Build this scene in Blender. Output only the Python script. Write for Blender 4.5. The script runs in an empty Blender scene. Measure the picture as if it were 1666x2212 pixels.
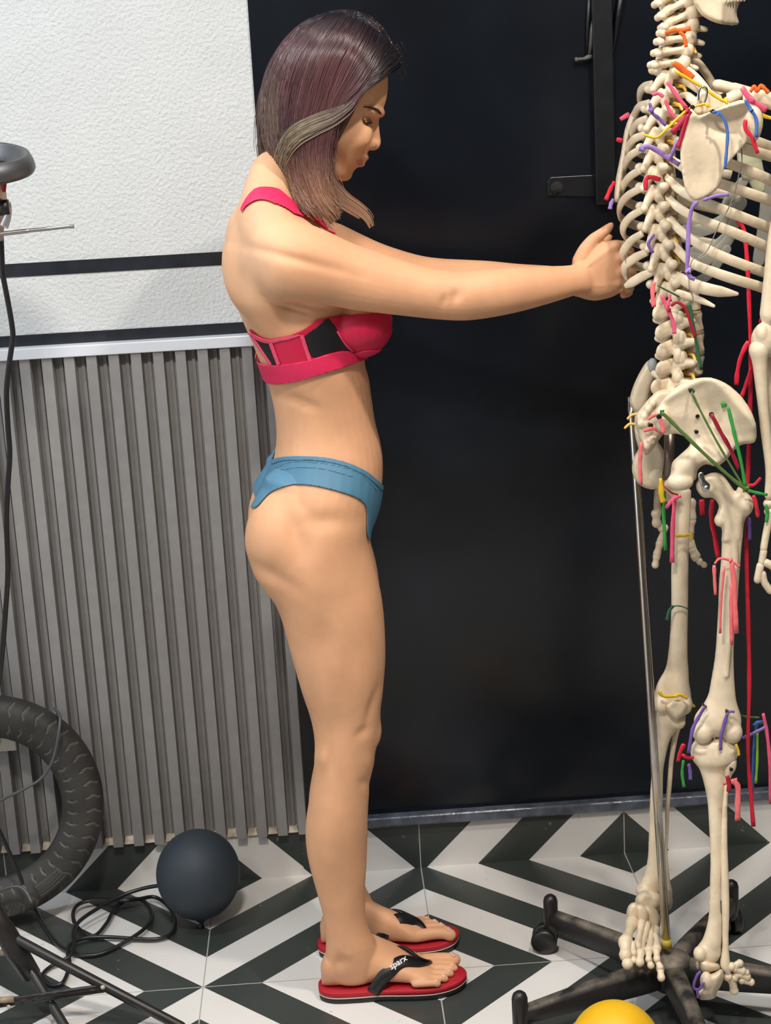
import bpy, bmesh, math, random
import numpy as np
from mathutils import Vector, Matrix, noise
from mathutils.geometry import delaunay_2d_cdt
from math import sin, cos, pi, sqrt, radians
random.seed(7)
rng = np.random.default_rng(7)
S = bpy.context.scene
COL = S.collection

# ---------------------------------------------------------------- camera
FPX, PIT, ROL, YAW = 3473.89, 0.24278, -0.05523, 0.034787
CAM = Vector((-0.13079, -2.88438, 1.42872))
_cy, _sy = cos(YAW), sin(YAW)
FWD = Vector((_sy*cos(PIT), _cy*cos(PIT), -sin(PIT)))
_r0 = Vector((_cy, -_sy, 0)); _u0 = _r0.cross(FWD)
RGT = cos(ROL)*_r0 + sin(ROL)*_u0
UPV = -sin(ROL)*_r0 + cos(ROL)*_u0
cam_data = bpy.data.cameras.new('camera')
cam = bpy.data.objects.new('camera', cam_data)
COL.objects.link(cam)
cam_data.sensor_fit = 'HORIZONTAL'
cam_data.sensor_width = 36.0
cam_data.lens = FPX/1666*36.0
cam_data.clip_start = 0.05
cam.matrix_world = Matrix(((RGT.x, UPV.x, -FWD.x, CAM.x), (RGT.y, UPV.y, -FWD.y, CAM.y),
                           (RGT.z, UPV.z, -FWD.z, CAM.z), (0, 0, 0, 1)))
S.camera = cam

# ---------------------------------------------------------------- world, lights, exposure
S.view_settings.view_transform = 'Standard'
S.view_settings.look = 'None'
S.view_settings.gamma = 1.0
S.view_settings.use_curve_mapping = False
S.view_settings.exposure = -0.05
w = bpy.data.worlds.new('room_air'); S.world = w; w.use_nodes = True
w.node_tree.nodes['Background'].inputs['Color'].default_value = (0.9, 0.93, 1.0, 1)
w.node_tree.nodes['Background'].inputs['Strength'].default_value = 0.03
CEIL = 2.6

def lamp(x, y, z, size, power, color, rot=(0, 0, 0), shape='DISK', sy=None, spread=None):
    d = bpy.data.lights.new('room_area_light', 'AREA')
    d.shape = shape; d.size = size
    if sy: d.size_y = sy
    d.energy = power; d.color = color
    if spread: d.spread = spread
    o = bpy.data.objects.new('room_area_light', d)
    o.location = (x, y, z); o.rotation_euler = rot
    COL.objects.link(o)
    return o
WARM = (1.0, 0.925, 0.84); NEUT = (1.0, 0.95, 0.90); COOL = (0.76, 0.88, 1.0)
# (x, y, size, watts, colour) of the ceiling downlights
DOWN = [(-0.95, -0.85, 0.20, 15.0, COOL),
        (0.60, -1.25, 0.10, 25.0, WARM),
        (-0.30, -2.0, 0.30, 44.0, WARM),
        (-1.4, -2.6, 0.40, 10.0, NEUT),
        (1.5, -2.4, 0.30, 8.0, NEUT)]
for x, y, s, p, c in DOWN:
    lamp(x, y, CEIL-0.03, s, p, c)
# unseen cool fill light added at the left side of the room
lamp(-2.15, -1.7, 1.5, 1.2, 5.0, COOL, rot=(0, -pi/2, 0), shape='RECTANGLE', sy=1.4)

# ---------------------------------------------------------------- helpers
def at(u, v, y):
    """photo pixel -> point of the plane at depth y"""
    D = FWD*FPX + RGT*(u-833) + UPV*(1106-v)
    return CAM + D*((y-CAM.y)/D.y)
def onz(u, v, z=0.0):
    D = FWD*FPX + RGT*(u-833) + UPV*(1106-v)
    return CAM + D*((z-CAM.z)/D.z)
def pxm(p):
    """pixels per metre at point p"""
    return FPX/((p-CAM).dot(FWD))
_CR, _CU, _CF, _CC = (np.array(t) for t in (RGT, UPV, FWD, CAM))
def project(P):
    d = np.asarray(P, float) - _CC
    z = d @ _CF
    return np.stack([833+FPX*(d @ _CR)/z, 1106-FPX*(d @ _CU)/z], -1)

def raw(name, verts, faces):
    me = bpy.data.meshes.new(name)
    me.from_pydata([tuple(v) for v in verts], [], [tuple(f) for f in faces])
    me.validate(); me.update()
    return me
def link(name, me, mat=None, parent=None, smooth=True, loc=None):
    o = bpy.data.objects.new(name, me)
    COL.objects.link(o)
    if mat is not None:
        me.materials.clear(); me.materials.append(mat)
    if smooth and me.polygons:
        me.polygons.foreach_set('use_smooth', [True]*len(me.polygons))
    if parent is not None:
        o.parent = parent
        o.matrix_parent_inverse = Matrix.Translation(-parent_origin(parent))
    return o
def parent_origin(p):
    # parts keep world coordinates in their meshes, so only a root Empty has an offset
    return Vector(p.location) if p.parent is None else Vector((0, 0, 0))
def thing(name, label, cat, loc=(0, 0, 0), group=None):
    o = bpy.data.objects.new(name, None); COL.objects.link(o)
    o.empty_display_size = 0.05
    o.location = loc; o['label'] = label; o['category'] = cat
    if group: o['group'] = group
    return o
def tag(o, label, cat, group=None):
    o['label'] = label; o['category'] = cat
    if group: o['group'] = group
    return o
def struct(name, me, mat, label=None, smooth=False):
    o = link(name, me, mat, smooth=smooth)
    o['kind'] = 'structure'
    if label: o['label'] = label
    return o

class MB:
    """collects shapes into one mesh"""
    def __init__(s): s.v = []; s.f = []
    def add(s, vs, fs):
        b = len(s.v); s.v += [Vector(v) for v in vs]; s.f += [tuple(i+b for i in f) for f in fs]
        return s
    def box(s, x0, x1, y0, y1, z0, z1):
        return s.add([(x0,y0,z0),(x1,y0,z0),(x1,y1,z0),(x0,y1,z0),(x0,y0,z1),(x1,y0,z1),(x1,y1,z1),(x0,y1,z1)],
              [(0,3,2,1),(4,5,6,7),(0,1,5,4),(1,2,6,5),(2,3,7,6),(3,0,4,7)])
    def mesh(s, name='m'): return raw(name, s.v, s.f)
    def rings(s, rings, cap=True):
        n = len(rings[0]); vs = [p for r in rings for p in r]; fs = []
        for i in range(len(rings)-1):
            for j in range(n):
                k = (j+1) % n
                fs.append((i*n+j, i*n+k, (i+1)*n+k, (i+1)*n+j))
        if cap:
            a = len(vs); vs.append(sum((Vector(p) for p in rings[0]), Vector())/n)
            b = len(vs); vs.append(sum((Vector(p) for p in rings[-1]), Vector())/n)
            for j in range(n):
                k = (j+1) % n
                fs.append((a, k, j)); fs.append((b, (len(rings)-1)*n+j, (len(rings)-1)*n+k))
        return s.add(vs, fs)
    def tube(s, pts, rad, n=12, flat=1.0, flatdir=None, cap=True, round_ends=False):
        """sweep along points; rad a number, or per point; flat = thickness ratio along flatdir"""
        pts = [Vector(p) for p in pts]; m = len(pts)
        if not hasattr(rad, '__len__'): rad = [rad]*m
        rad = list(np.interp(np.linspace(0, 1, m), np.linspace(0, 1, len(rad)), rad))
        if round_ends:
            d0 = (pts[0]-pts[1]).normalized(); d1 = (pts[-1]-pts[-2]).normalized()
            r0, r1 = rad[0], rad[-1]
            a = [(pts[0]+d0*r0*sin(t), r0*cos(t)) for t in (1.45, 1.1, .6)]
            b = [(pts[-1]+d1*r1*sin(t), r1*cos(t)) for t in (.6, 1.1, 1.45)]
            pts = [p for p, _ in a]+pts+[p for p, _ in b]
            rad = [r for _, r in a]+rad+[r for _, r in b]; m = len(pts)
        T = []
        for i in range(m):
            t = pts[min(i+1, m-1)]-pts[max(i-1, 0)]
            T.append(t.normalized() if t.length > 1e-9 else Vector((0, 0, 1)))
        ref = Vector(flatdir) if flatdir is not None else (Vector((0, 1, 0)) if abs(T[0].y) < .85 else Vector((1, 0, 0)))
        N = None; out = []
        for i in range(m):
            if flatdir is not None and not callable(flatdir): N = ref - T[i]*ref.dot(T[i])
            else: N = (ref if N is None else N); N = N - T[i]*N.dot(T[i])
            if N.length < 1e-6: N = T[i].orthogonal()
            N = N.normalized(); B = T[i].cross(N)
            out.append([pts[i] + N*(rad[i]*flat*cos(2*pi*j/n)) + B*(rad[i]*sin(2*pi*j/n)) for j in range(n)])
        return s.rings(out, cap)
    def ball(s, c, rx, ry=None, rz=None, n=16, m=10, rot=None):
        ry = rx if ry is None else ry; rz = rx if rz is None else rz
        c = Vector(c); rr = []
        for i in range(1, m):
            t = pi*i/m
            ring = []
            for j in range(n):
                p = Vector((rx*sin(t)*cos(2*pi*j/n), ry*sin(t)*sin(2*pi*j/n), -rz*cos(t)))
                ring.append(c + (rot @ p if rot is not None else p))
            rr.append(ring)
        vs = [p for r in rr for p in r]; fs = []
        for i in range(len(rr)-1):
            for j in range(n):
                k = (j+1) % n; fs.append((i*n+j, i*n+k, (i+1)*n+k, (i+1)*n+j))
        lo = Vector((0, 0, -rz)); hi = Vector((0, 0, rz))
        vs += [c+(rot @ lo if rot is not None else lo), c+(rot @ hi if rot is not None else hi)]
        a = len(vs)-2; b = a+1; L = (len(rr)-1)*n
        for j in range(n):
            k = (j+1) % n; fs.append((a, k, j)); fs.append((b, L+j, L+k))
        return s.add(vs, fs)

def spline(pts, k=6):
    """Catmull-Rom through tuples of any length"""
    P = [np.array(p, float) for p in pts]
    if len(P) < 3: k = max(k, 2)
    out = []
    for i in range(len(P)-1):
        p0 = P[i-1] if i else 2*P[0]-P[1]
        p1, p2 = P[i], P[i+1]
        p3 = P[i+2] if i+2 < len(P) else 2*P[-1]-P[-2]
        for j in range(k):
            t = j/k
            out.append(.5*((2*p1)+(-p0+p2)*t+(2*p0-5*p1+4*p2-p3)*t*t+(-p0+3*p1-3*p2+p3)*t**3))
    out.append(P[-1])
    return out
def px_path(pts, y=None, k=6):
    """pixel polyline [(u,v[,y])] -> smooth 3-D polyline"""
    q = [(p[0], p[1], p[2] if len(p) > 2 else y) for p in pts]
    return [at(*p) for p in spline(q, k)]

def outline_loft(mb, rows, n=20, k=4, power=2.0, skew=0.0, cap=True, ends=True):
    """rows: (ua,va, ub,vb, y, half_depth): traced left/right edges turned into a solid of
    elliptical sections lying at depth y"""
    rr = []
    for r in spline(rows, k):
        ua, va, ub, vb, y, hd = r[:6]
        A = at(ua, va, y); B = at(ub, vb, y); C = (A+B)/2; X = (B-A)/2
        ring = []
        for j in range(n):
            t = 2*pi*j/n; c, s = cos(t), sin(t)
            if power != 2.0:
                c = math.copysign(abs(c)**(2/power), c); s = math.copysign(abs(s)**(2/power), s)
            ring.append(C + X*c + Vector((0, hd*s, 0)))
        rr.append(ring)
    if ends:
        def dome(a, b):
            ca = sum(a, Vector())/n; cb = sum(b, Vector())/n; d = ca-cb
            L = min((p-ca).length for p in a)*.6
            d = d.normalized()*L if d.length > 1e-9 else Vector()
            return [[ca+(p-ca)*cos(t)+d*sin(t) for p in a] for t in (1.35, .9, .45)]
        rr = dome(rr[0], rr[1]) + rr + dome(rr[-1], rr[-2])[::-1]
    return mb.rings(rr, cap)

def poly_inside(P, poly):
    x, y = P[:, 0], P[:, 1]; ins = np.zeros(len(P), bool); n = len(poly); j = n-1
    for i in range(n):
        xi, yi = poly[i]; xj, yj = poly[j]
        c = ((yi > y) != (yj > y)) & (x < (xj-xi)*(y-yi)/(yj-yi+1e-12)+xi)
        ins ^= c; j = i
    return ins
def poly_sd(P, poly):
    """signed distance, positive inside"""
    P = np.asarray(P, float); d = np.full(len(P), 1e18)
    n = len(poly)
    for i in range(n):
        a = np.array(poly[i], float); b = np.array(poly[(i+1) % n], float); ab = b-a
        t = np.clip(((P-a) @ ab)/(ab @ ab+1e-12), 0, 1)
        q = P-(a+t[:, None]*ab); d = np.minimum(d, (q*q).sum(1))
    d = np.sqrt(d)
    return np.where(poly_inside(P, poly), d, -d)
def smooth_poly(poly, k=4):
    P = [np.array(p, float) for p in poly]; n = len(P); out = []
    for i in range(n):
        p0, p1, p2, p3 = P[i-1], P[i], P[(i+1) % n], P[(i+2) % n]
        for j in range(k):
            t = j/k
            out.append(.5*((2*p1)+(-p0+p2)*t+(2*p0-5*p1+4*p2-p3)*t*t+(-p0+3*p1-3*p2+p3)*t**3))
    return [tuple(q) for q in out]

def pillow(mb, poly, y, thick, edge=8.0, step=6.0, depth=None, smoothk=3, thickf=None):
    """solid, rounded plate: traced outline (pixels) standing at depth y, thick metres thick,
    rounding off over `edge` pixels; depth(u,v) bends it"""
    if smoothk: poly = smooth_poly(poly, smoothk)
    poly = [np.array(p, float) for p in poly]
    bnd = []
    for i in range(len(poly)):
        a, b = poly[i], poly[(i+1) % len(poly)]
        m = max(1, int(np.linalg.norm(b-a)/step))
        for j in range(m): bnd.append(a+(b-a)*j/m)
    B = np.array(bnd)
    lo, hi = B.min(0), B.max(0)
    gx, gy = np.meshgrid(np.arange(lo[0], hi[0], step), np.arange(lo[1], hi[1], step))
    G = np.stack([gx.ravel(), gy.ravel()], 1)
    G[:, 0] += (np.round(G[:, 1]/step) % 2)*step*.5
    sd = poly_sd(G, bnd)
    inner = G[sd > step*.55]
    ring = []
    for e in (.15, .4):
        pass
    pts = np.vstack([B, inner])
    nb = len(B)
    r = delaunay_2d_cdt([Vector(p) for p in pts], [(i, (i+1) % nb) for i in range(nb)], [], 1, 1e-4)
    V2 = np.array([(p.x, p.y) for p in r[0]]); F = [f for f in r[2]]
    sd = np.maximum(poly_sd(V2, bnd), 0)
    cen = np.array([V2[list(f)].mean(0) for f in F])
    ok = poly_inside(cen, bnd)
    F = [f for f, k in zip(F, ok) if k]
    t = np.clip(sd/edge, 0, 1); prof = np.sqrt(1-(1-t)**2)
    half = thick*.5
    vs = []; N = len(V2)
    for side in (-1, 1):
        for (u, v), p in zip(V2, prof):
            yy = (y if depth is None else y+depth(u, v))
            h = half if thickf is None else half*thickf(u, v)
            vs.append(at(u, v, yy + side*h*max(p, .04)))
    fs = []
    for f in F:
        a, b, c = f
        o = (V2[b]-V2[a]); q = (V2[c]-V2[a])
        if o[0]*q[1]-o[1]*q[0] < 0: a, b, c = a, c, b
        fs.append((a, c, b)); fs.append((N+a, N+b, N+c))
    # rim: edges used once
    cnt = {}
    for f in fs[::2]:
        for i in range(3):
            e = (f[i], f[(i+1) % 3]); cnt[e] = 1
    for (a, b) in list(cnt):
        if (b, a) not in cnt: fs.append((b, a, N+a, N+b))
    return mb.add(vs, fs)

def bake(me, mods):
    """apply modifiers given as (type, {settings}) and return a new mesh"""
    o = bpy.data.objects.new('tmp', me); COL.objects.link(o)
    for t, kw in mods:
        m = o.modifiers.new(t, t)
        for k, v in kw.items(): setattr(m, k, v)
    dg = bpy.context.evaluated_depsgraph_get()
    ev = o.evaluated_get(dg)
    out = bpy.data.meshes.new_from_object(ev, depsgraph=dg)
    bpy.data.objects.remove(o); bpy.data.meshes.remove(me)
    return out
def fuse(mb, voxel=0.003, smooth=4, fac=.5, name='m'):
    """melt overlapping solids of one part into one continuous surface"""
    return bake(mb.mesh(name), [('REMESH', dict(mode='VOXEL', voxel_size=voxel)),
                                ('SMOOTH', dict(factor=fac, iterations=smooth))])

# ---------------------------------------------------------------- materials
def material(name, color, rough=.5, metal=0.0, noise_amt=0.0, noise_scale=20.0, bump=0.0, bump_scale=200.0,
             sss=0.0, coat=0.0, spec=.5, attr=None, bump_dist=.001, sssr=(1, .35, .2), detail=3.0):
    m = bpy.data.materials.new(name); m.use_nodes = True
    nt = m.node_tree; b = nt.nodes['Principled BSDF']; L = nt.links.new
    b.inputs['Base Color'].default_value = (*color, 1)
    b.inputs['Roughness'].default_value = rough
    b.inputs['Metallic'].default_value = metal
    b.inputs['Specular IOR Level'].default_value = spec
    b.inputs['Coat Weight'].default_value = coat
    if sss:
        b.inputs['Subsurface Weight'].default_value = sss
        b.inputs['Subsurface Radius'].default_value = sssr
        b.inputs['Subsurface Scale'].default_value = .006
    tc = nt.nodes.new('ShaderNodeTexCoord')
    src = None
    if attr:
        a = nt.nodes.new('ShaderNodeAttribute'); a.attribute_name = attr; src = a.outputs['Color']
    if noise_amt:
        n = nt.nodes.new('ShaderNodeTexNoise'); n.inputs['Scale'].default_value = noise_scale
        n.inputs['Detail'].default_value = detail
        L(tc.outputs['Object'], n.inputs['Vector'])
        mr = nt.nodes.new('ShaderNodeMapRange')
        mr.inputs['From Min'].default_value = .3; mr.inputs['From Max'].default_value = .7
        mr.inputs['To Min'].default_value = 1-noise_amt; mr.inputs['To Max'].default_value = 1+noise_amt
        L(n.outputs['Fac'], mr.inputs['Value'])
        mx = nt.nodes.new('ShaderNodeMix'); mx.data_type = 'RGBA'; mx.blend_type = 'MULTIPLY'
        mx.inputs['Factor'].default_value = 1
        if src: L(src, mx.inputs['A'])
        else: mx.inputs['A'].default_value = (*color, 1)
        L(mr.outputs['Result'], mx.inputs['B']); src = mx.outputs['Result']
    if src: L(src, b.inputs['Base Color'])
    if bump:
        n2 = nt.nodes.new('ShaderNodeTexNoise'); n2.inputs['Scale'].default_value = bump_scale
        n2.inputs['Detail'].default_value = 4
        L(tc.outputs['Object'], n2.inputs['Vector'])
        bp = nt.nodes.new('ShaderNodeBump'); bp.inputs['Strength'].default_value = bump
        bp.inputs['Distance'].default_value = bump_dist
        L(n2.outputs['Fac'], bp.inputs['Height']); L(bp.outputs['Normal'], b.inputs['Normal'])
    return m
# ================================================================= ROOM
W = 0.4
XL, XR, YF = -2.2, 2.4, -4.6
XE = -0.2178            # where white plaster ends and the black sheet begins
m_plaster = material('white_plaster', (.635, .648, .645), .75, noise_amt=.03, noise_scale=9, bump=.75, bump_scale=150, bump_dist=.0042)
m_blackwall = material('black_gloss_paint', (.0046, .0070, .0114), .22, noise_amt=.35, noise_scale=4, bump=.22, bump_scale=6, bump_dist=.006, spec=.5)
m_band = material('black_band_paint', (.016, .018, .024), .35, noise_amt=.3, noise_scale=30, bump=.3, bump_scale=150)
m_paintwall = material('white_paint', (.8, .8, .78), .8)
m_greywall = material('charcoal_paint', (.07, .07, .075), .7)
m_ceiling = material('ceiling_white', (.85, .85, .83), .8)

def tile_material():
    m = bpy.data.materials.new('striped_tiles'); m.use_nodes = True
    nt = m.node_tree; b = nt.nodes['Principled BSDF']; L = nt.links.new
    tc = nt.nodes.new('ShaderNodeTexCoord'); sp = nt.nodes.new('ShaderNodeSeparateXYZ')
    L(tc.outputs['Object'], sp.inputs[0])
    def M(op, a, bb=None, c=None):
        n = nt.nodes.new('ShaderNodeMath'); n.operation = op
        for i, q in enumerate((a, bb, c)):
            if q is None: continue
            if isinstance(q, (int, float)): n.inputs[i].default_value = q
            else: L(q, n.inputs[i])
        return n.outputs[0]
    # depth into the room plus height up the skirting share one axis
    X = sp.outputs[0]; D = M('SUBTRACT', sp.outputs[2], sp.outputs[1])
    def tri(q):     # triangle wave 0..1..0 with period two tiles
        return M('PINGPONG', M('DIVIDE', q, W), 1.0)
    c = M('SUBTRACT', tri(X), tri(D))
    k = M('FLOORED_MODULO', M('MULTIPLY', c, 4.0), 2.0)
    white = M('LESS_THAN', k, 1.0)
    def grout(q):
        f = M('PINGPONG', q, W*.5)          # distance to nearest multiple of W
        f = M('ABSOLUTE', M('SUBTRACT', M('FLOORED_MODULO', M('ADD', q, W*.5), W), W*.5))
        return M('LESS_THAN', f, .0011)
    g = M('MAXIMUM', grout(X), grout(D))
    n = nt.nodes.new('ShaderNodeTexNoise'); n.inputs['Scale'].default_value = 6
    n.inputs['Detail'].default_value = 5; L(tc.outputs['Object'], n.inputs['Vector'])
    def mix(f, a, bb):
        q = nt.nodes.new('ShaderNodeMix'); q.data_type = 'RGBA'; L(f, q.inputs['Factor'])
        for s_, v in (('A', a), ('B', bb)):
            if isinstance(v, tuple): q.inputs[s_].default_value = (*v, 1)
            else: L(v, q.inputs[s_])
        return q.outputs['Result']
    wt = mix(n.outputs['Fac'], (.70, .68, .65), (.78, .765, .74))
    dk = mix(n.outputs['Fac'], (.036, .044, .041), (.054, .062, .057))
    col = mix(white, dk, wt)
    col = mix(g, col, (.42, .41, .38))
    n2 = nt.nodes.new('ShaderNodeTexNoise'); n2.inputs['Scale'].default_value = 46
    L(tc.outputs['Object'], n2.inputs['Vector'])
    sc = M('GREATER_THAN', n2.outputs['Fac'], .735)
    col = mix(M('MULTIPLY', sc, .35), col, (.3, .3, .28))
    L(col, b.inputs['Base Color'])
    r = nt.nodes.new('ShaderNodeMapRange'); r.inputs['To Min'].default_value = .22; r.inputs['To Max'].default_value = .36
    L(n.outputs['Fac'], r.inputs['Value']); L(r.outputs['Result'], b.inputs['Roughness'])
    return m
m_tile = tile_material()

def quad(*p): return raw('q', p, [tuple(range(len(p)))])
def boxm(*a): return MB().box(*a).mesh('box')
struct('floor', boxm(XL, XR, YF, 0.0, -.05, 0), m_tile, 'black and white striped tile floor')
struct('ceiling', boxm(XL, XR, YF, 0.0, CEIL, CEIL+.05), m_ceiling, 'white ceiling')
struct('wall_back', boxm(XL, XE, 0.0, .08, 0, CEIL), m_plaster, 'rough white plastered back wall')
struct('wall_right', boxm(XR, XR+.05, YF, 0.0, 0, CEIL), m_greywall)
struct('wall_left', boxm(XL-.05, XL, YF, 0.0, 0, CEIL), m_paintwall)
struct('wall_front', boxm(XL, XR, YF-.05, YF, 0, CEIL), m_greywall)
# black sheet metal wall: finely divided, gently wavy
mb = MB(); nx, nz = 90, 60
vs = []; fs = []
for i in range(nx+1):
    for j in range(nz+1):
        x = XE+(XR-XE)*i/nx; z = .085+(CEIL-.085)*j/nz
        q = noise.noise(Vector((x*2.2, 3.1, z*1.7)))*.0022+noise.noise(Vector((x*5, 9.1, z*5)))*.0007
        if i in (0, nx) or j in (0, nz): q = 0
        vs.append((x, -.004+q, z))
for i in range(nx):
    for j in range(nz):
        a = i*(nz+1)+j; fs.append((a, a+nz+1, a+nz+2, a+1))
mb.add(vs, fs); mb.box(XE, XR, 0.0, .08, 0, CEIL)
struct('door_1', mb.mesh('black_sheet'), m_blackwall, 'wide black gloss painted metal door sheet', smooth=True)
# skirting of the same tiles, split where the black sheet begins
struct('baseboard_back', MB().box(XE-.01, XR, -.012, 0, 0, .094).box(XL, XE-.01, -.010, 0, 0, .094).mesh('sk'), m_tile,
       'skirting of diagonal black and white tiles')
# painted black bands of the plaster
struct('trim_1', boxm(XL, XE, -.0015, 0, 1.1832, 1.2067), m_band, 'upper black painted band on the white wall')
struct('trim_2', boxm(XL, XE, -.0015, 0, 1.052, 1.0802), m_band, 'lower black painted band above the white rail')
m_rail = material('white_rail', (.74, .77, .82), .3)
def bevel_box(x0, x1, y0, y1, z0, z1, w, seg=2):
    return bake(boxm(x0, x1, y0, y1, z0, z1), [('BEVEL', dict(width=w, segments=seg))])
struct('trim_3', bevel_box(XL, XE+.004, -.035, 0, 1.0405, 1.0602, .0015), m_rail, 'white rail capping the slatted panels')
# slatted cladding
m_slat = material('taupe_slat', (.285, .275, .27), .5, noise_amt=.06, noise_scale=40)
PITCH = .03936; x0 = -.6258+.0003
prof = []                      # (x, y) of one pitch
for a, b_ in ((0, -.030), (.0182, -.030), (.0194, -.0035), (.0262, -.0035), (.0268, -.0075), (.0330, -.0075), (.0336, -.002), (.0386, -.002)):
    prof.append((a, b_))
pts = []
k0 = -40
for k in range(k0, 11):
    for a, b_ in prof: pts.append((x0+PITCH*k+a, b_))
pts.append((x0+PITCH*11, -.030)); pts = [p for p in pts if XL < p[0] < XE+.002]
pts.append((XE+.0015, -.030)); pts.append((XE+.003, -.0005))
vs = []; fs = []
ZB, ZT = .0955, 1.041
for x, y in pts: vs += [(x, y, ZB), (x, y, ZT)]
n = len(pts)
for i in range(n-1): fs.append((2*i, 2*i+2, 2*i+3, 2*i+1))
vs += [(pts[0][0], 0, ZB), (pts[0][0], 0, ZT), (pts[-1][0], 0, ZB), (pts[-1][0], 0, ZT)]
fs.append(tuple([2*n]+[2*n+2]+[2*i for i in range(n-1, -1, -1)]))
fs.append(tuple([2*n+1]+[2*i+1 for i in range(n)]+[2*n+3]))
struct('trim_4', raw('slats', vs, fs), m_slat, 'taupe vertical slatted cladding of the lower wall')
# chipped filler between the slat feet
m_fill = material('chipped_filler', (.62, .53, .42), .9, noise_amt=.4, noise_scale=60)
mb = MB()
for k in range(-16, 11):
    xa = x0+PITCH*k+.0195
    zt = .1035+.003*random.random()
    mb.add([(xa, -.0165, .0945), (xa+.0185, -.0165, .0945), (xa+.0175, -.0125, zt), (xa+.002, -.0125, zt+.002),
            (xa, -.002, .0945), (xa+.0185, -.002, .0945), (xa+.0175, -.002, zt), (xa+.002, -.002, zt)],
           [(0, 1, 2, 3), (4, 7, 6, 5), (0, 3, 7, 4), (1, 5, 6, 2), (3, 2, 6, 7), (0, 4, 5, 1)])
struct('trim_5', mb.mesh('filler'), m_fill, 'chipped pale filler under the slats')
# steel ledge below the black sheet
m_ledge = material('ledge_paint', (.085, .10, .13), .25, noise_amt=.5, noise_scale=35, bump=.5, bump_scale=60, bump_dist=.002, spec=.8)
struct('trim_6', bevel_box(XE+.004, XR, -.026, 0, .0945, .1155, .005, 3), m_ledge, 'dark steel ledge along the foot of the black sheet')

# ceiling lamps
m_lampbody = material('lamp_white', (.8, .8, .8), .4)
m_lampglow = bpy.data.materials.new('lamp_glow'); m_lampglow.use_nodes = True
_b = m_lampglow.node_tree.nodes['Principled BSDF']
_b.inputs['Emission Color'].default_value = (1, .9, .8, 1); _b.inputs['Emission Strength'].default_value = 3
LWHERE = ['giving cool light above the white wall', 'smallest of all, above the skeleton', 'in the middle of the room', 'near the left wall', 'near the right wall']
for (x, y, s, p, c), wh in zip(DOWN, LWHERE):
    t = thing('ceiling_light', 'round white ceiling downlight '+wh, 'light', (x, y, CEIL), 'ceiling downlights')
    def disc(r0, r1, z0, z1, n=32):
        m2 = MB()
        m2.rings([[Vector((x+r*cos(2*pi*j/n), y+r*sin(2*pi*j/n), z)) for j in range(n)] for r, z in ((r0, z0), (r1, z1))])
        return m2
    mbx = MB(); n = 32
    R = [(s*.5+.003, CEIL), (s*.5+.02, CEIL), (s*.5+.02, CEIL-.012), (s*.5+.003, CEIL-.016)]
    rr = [[Vector((x+r*cos(2*pi*j/n), y+r*sin(2*pi*j/n), z)) for j in range(n)] for r, z in R]
    mbx.rings(rr+[rr[0]], cap=False)
    link('lamp_frame', mbx.mesh(), m_lampbody, t)
    link('diffuser', disc(s*.5, s*.5, CEIL-.001, CEIL-.006).mesh(), m_lampglow, t, smooth=False)

# unseen window added to house the side fill light; its pane glows
mbw_ = MB()
for y0_, y1_, z0_, z1_ in ((-2.46, -.94, .84, .90), (-2.46, -.94, 2.10, 2.16), (-2.46, -2.40, .90, 2.10), (-1.0, -.94, .90, 2.10), (-1.72, -1.68, .90, 2.10)):
    mbw_.box(XL-.002, XL+.028, y0_, y1_, z0_, z1_)
wf = struct('added_window_1', mbw_.mesh('window'), m_lampbody, 'unseen white framed window added on the left wall for the fill light')
m_glow_pane = bpy.data.materials.new('added_glow_pane'); m_glow_pane.use_nodes = True
_b = m_glow_pane.node_tree.nodes['Principled BSDF']; _b.inputs['Base Color'].default_value = (.6, .7, .8, 1)
_b.inputs['Emission Color'].default_value = (.8, .9, 1, 1); _b.inputs['Emission Strength'].default_value = .8
link('pane', boxm(XL+.002, XL+.006, -2.40, -1.0, .90, 2.10), m_glow_pane, wf, smooth=False)

# iron bar with bracket on the black door
m_iron = material('black_iron', (.007, .008, .011), .34, noise_amt=.3, noise_scale=30, bump=.2, bump_scale=90)
m_edge = material('worn_edge', (.10, .095, .085), .5, noise_amt=.5, noise_scale=60)
t = thing('door_bar', 'black painted iron bar hanging on the black door, with bracket and bolt', 'door bar', (.385, -.02, 1.25))
link('bar', bevel_box(.3690, .4045, -.030, -.004, 1.252, 2.3, .002), m_iron, t, smooth=False)
mb = MB()
mb.add([Vector(p) for p in [(.2862, -.0095, 1.272), (.3695, -.0095, 1.2655), (.3695, -.0095, 1.3035), (.292, -.0095, 1.3035), (.2862, -.0095, 1.2945)]]
       + [Vector(p) for p in [(.2862, -.004, 1.272), (.3695, -.004, 1.2655), (.3695, -.004, 1.3035), (.292, -.004, 1.3035), (.2862, -.004, 1.2945)]],
       [(0, 1, 2, 3, 4), (9, 8, 7, 6, 5)]+[(i, i+5, (i+1) % 5+5, (i+1) % 5) for i in range(5)])
br = link('bracket', bake(mb.mesh(), [('BEVEL', dict(width=.001, segments=2))]), m_iron, t, smooth=False)
br['label'] = 'flat bracket plate with worn top edge'
mb = MB()
cb = Vector((.3027, -.0095, 1.2857))
for r, y0_, y1_, n in ((.0105, -.0098, -.0125, 24), (.0075, -.0125, -.018, 6), (.003, -.018, -.021, 12)):
    mb.rings([[Vector((cb.x+r*cos(2*pi*j/n+.3), yy, cb.z+r*sin(2*pi*j/n+.3))) for j in range(n)] for yy in (y0_, y1_)])
link('bolt', mb.mesh(), material('bolt_steel', (.05, .05, .05), .35, .5), br, smooth=False)
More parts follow.
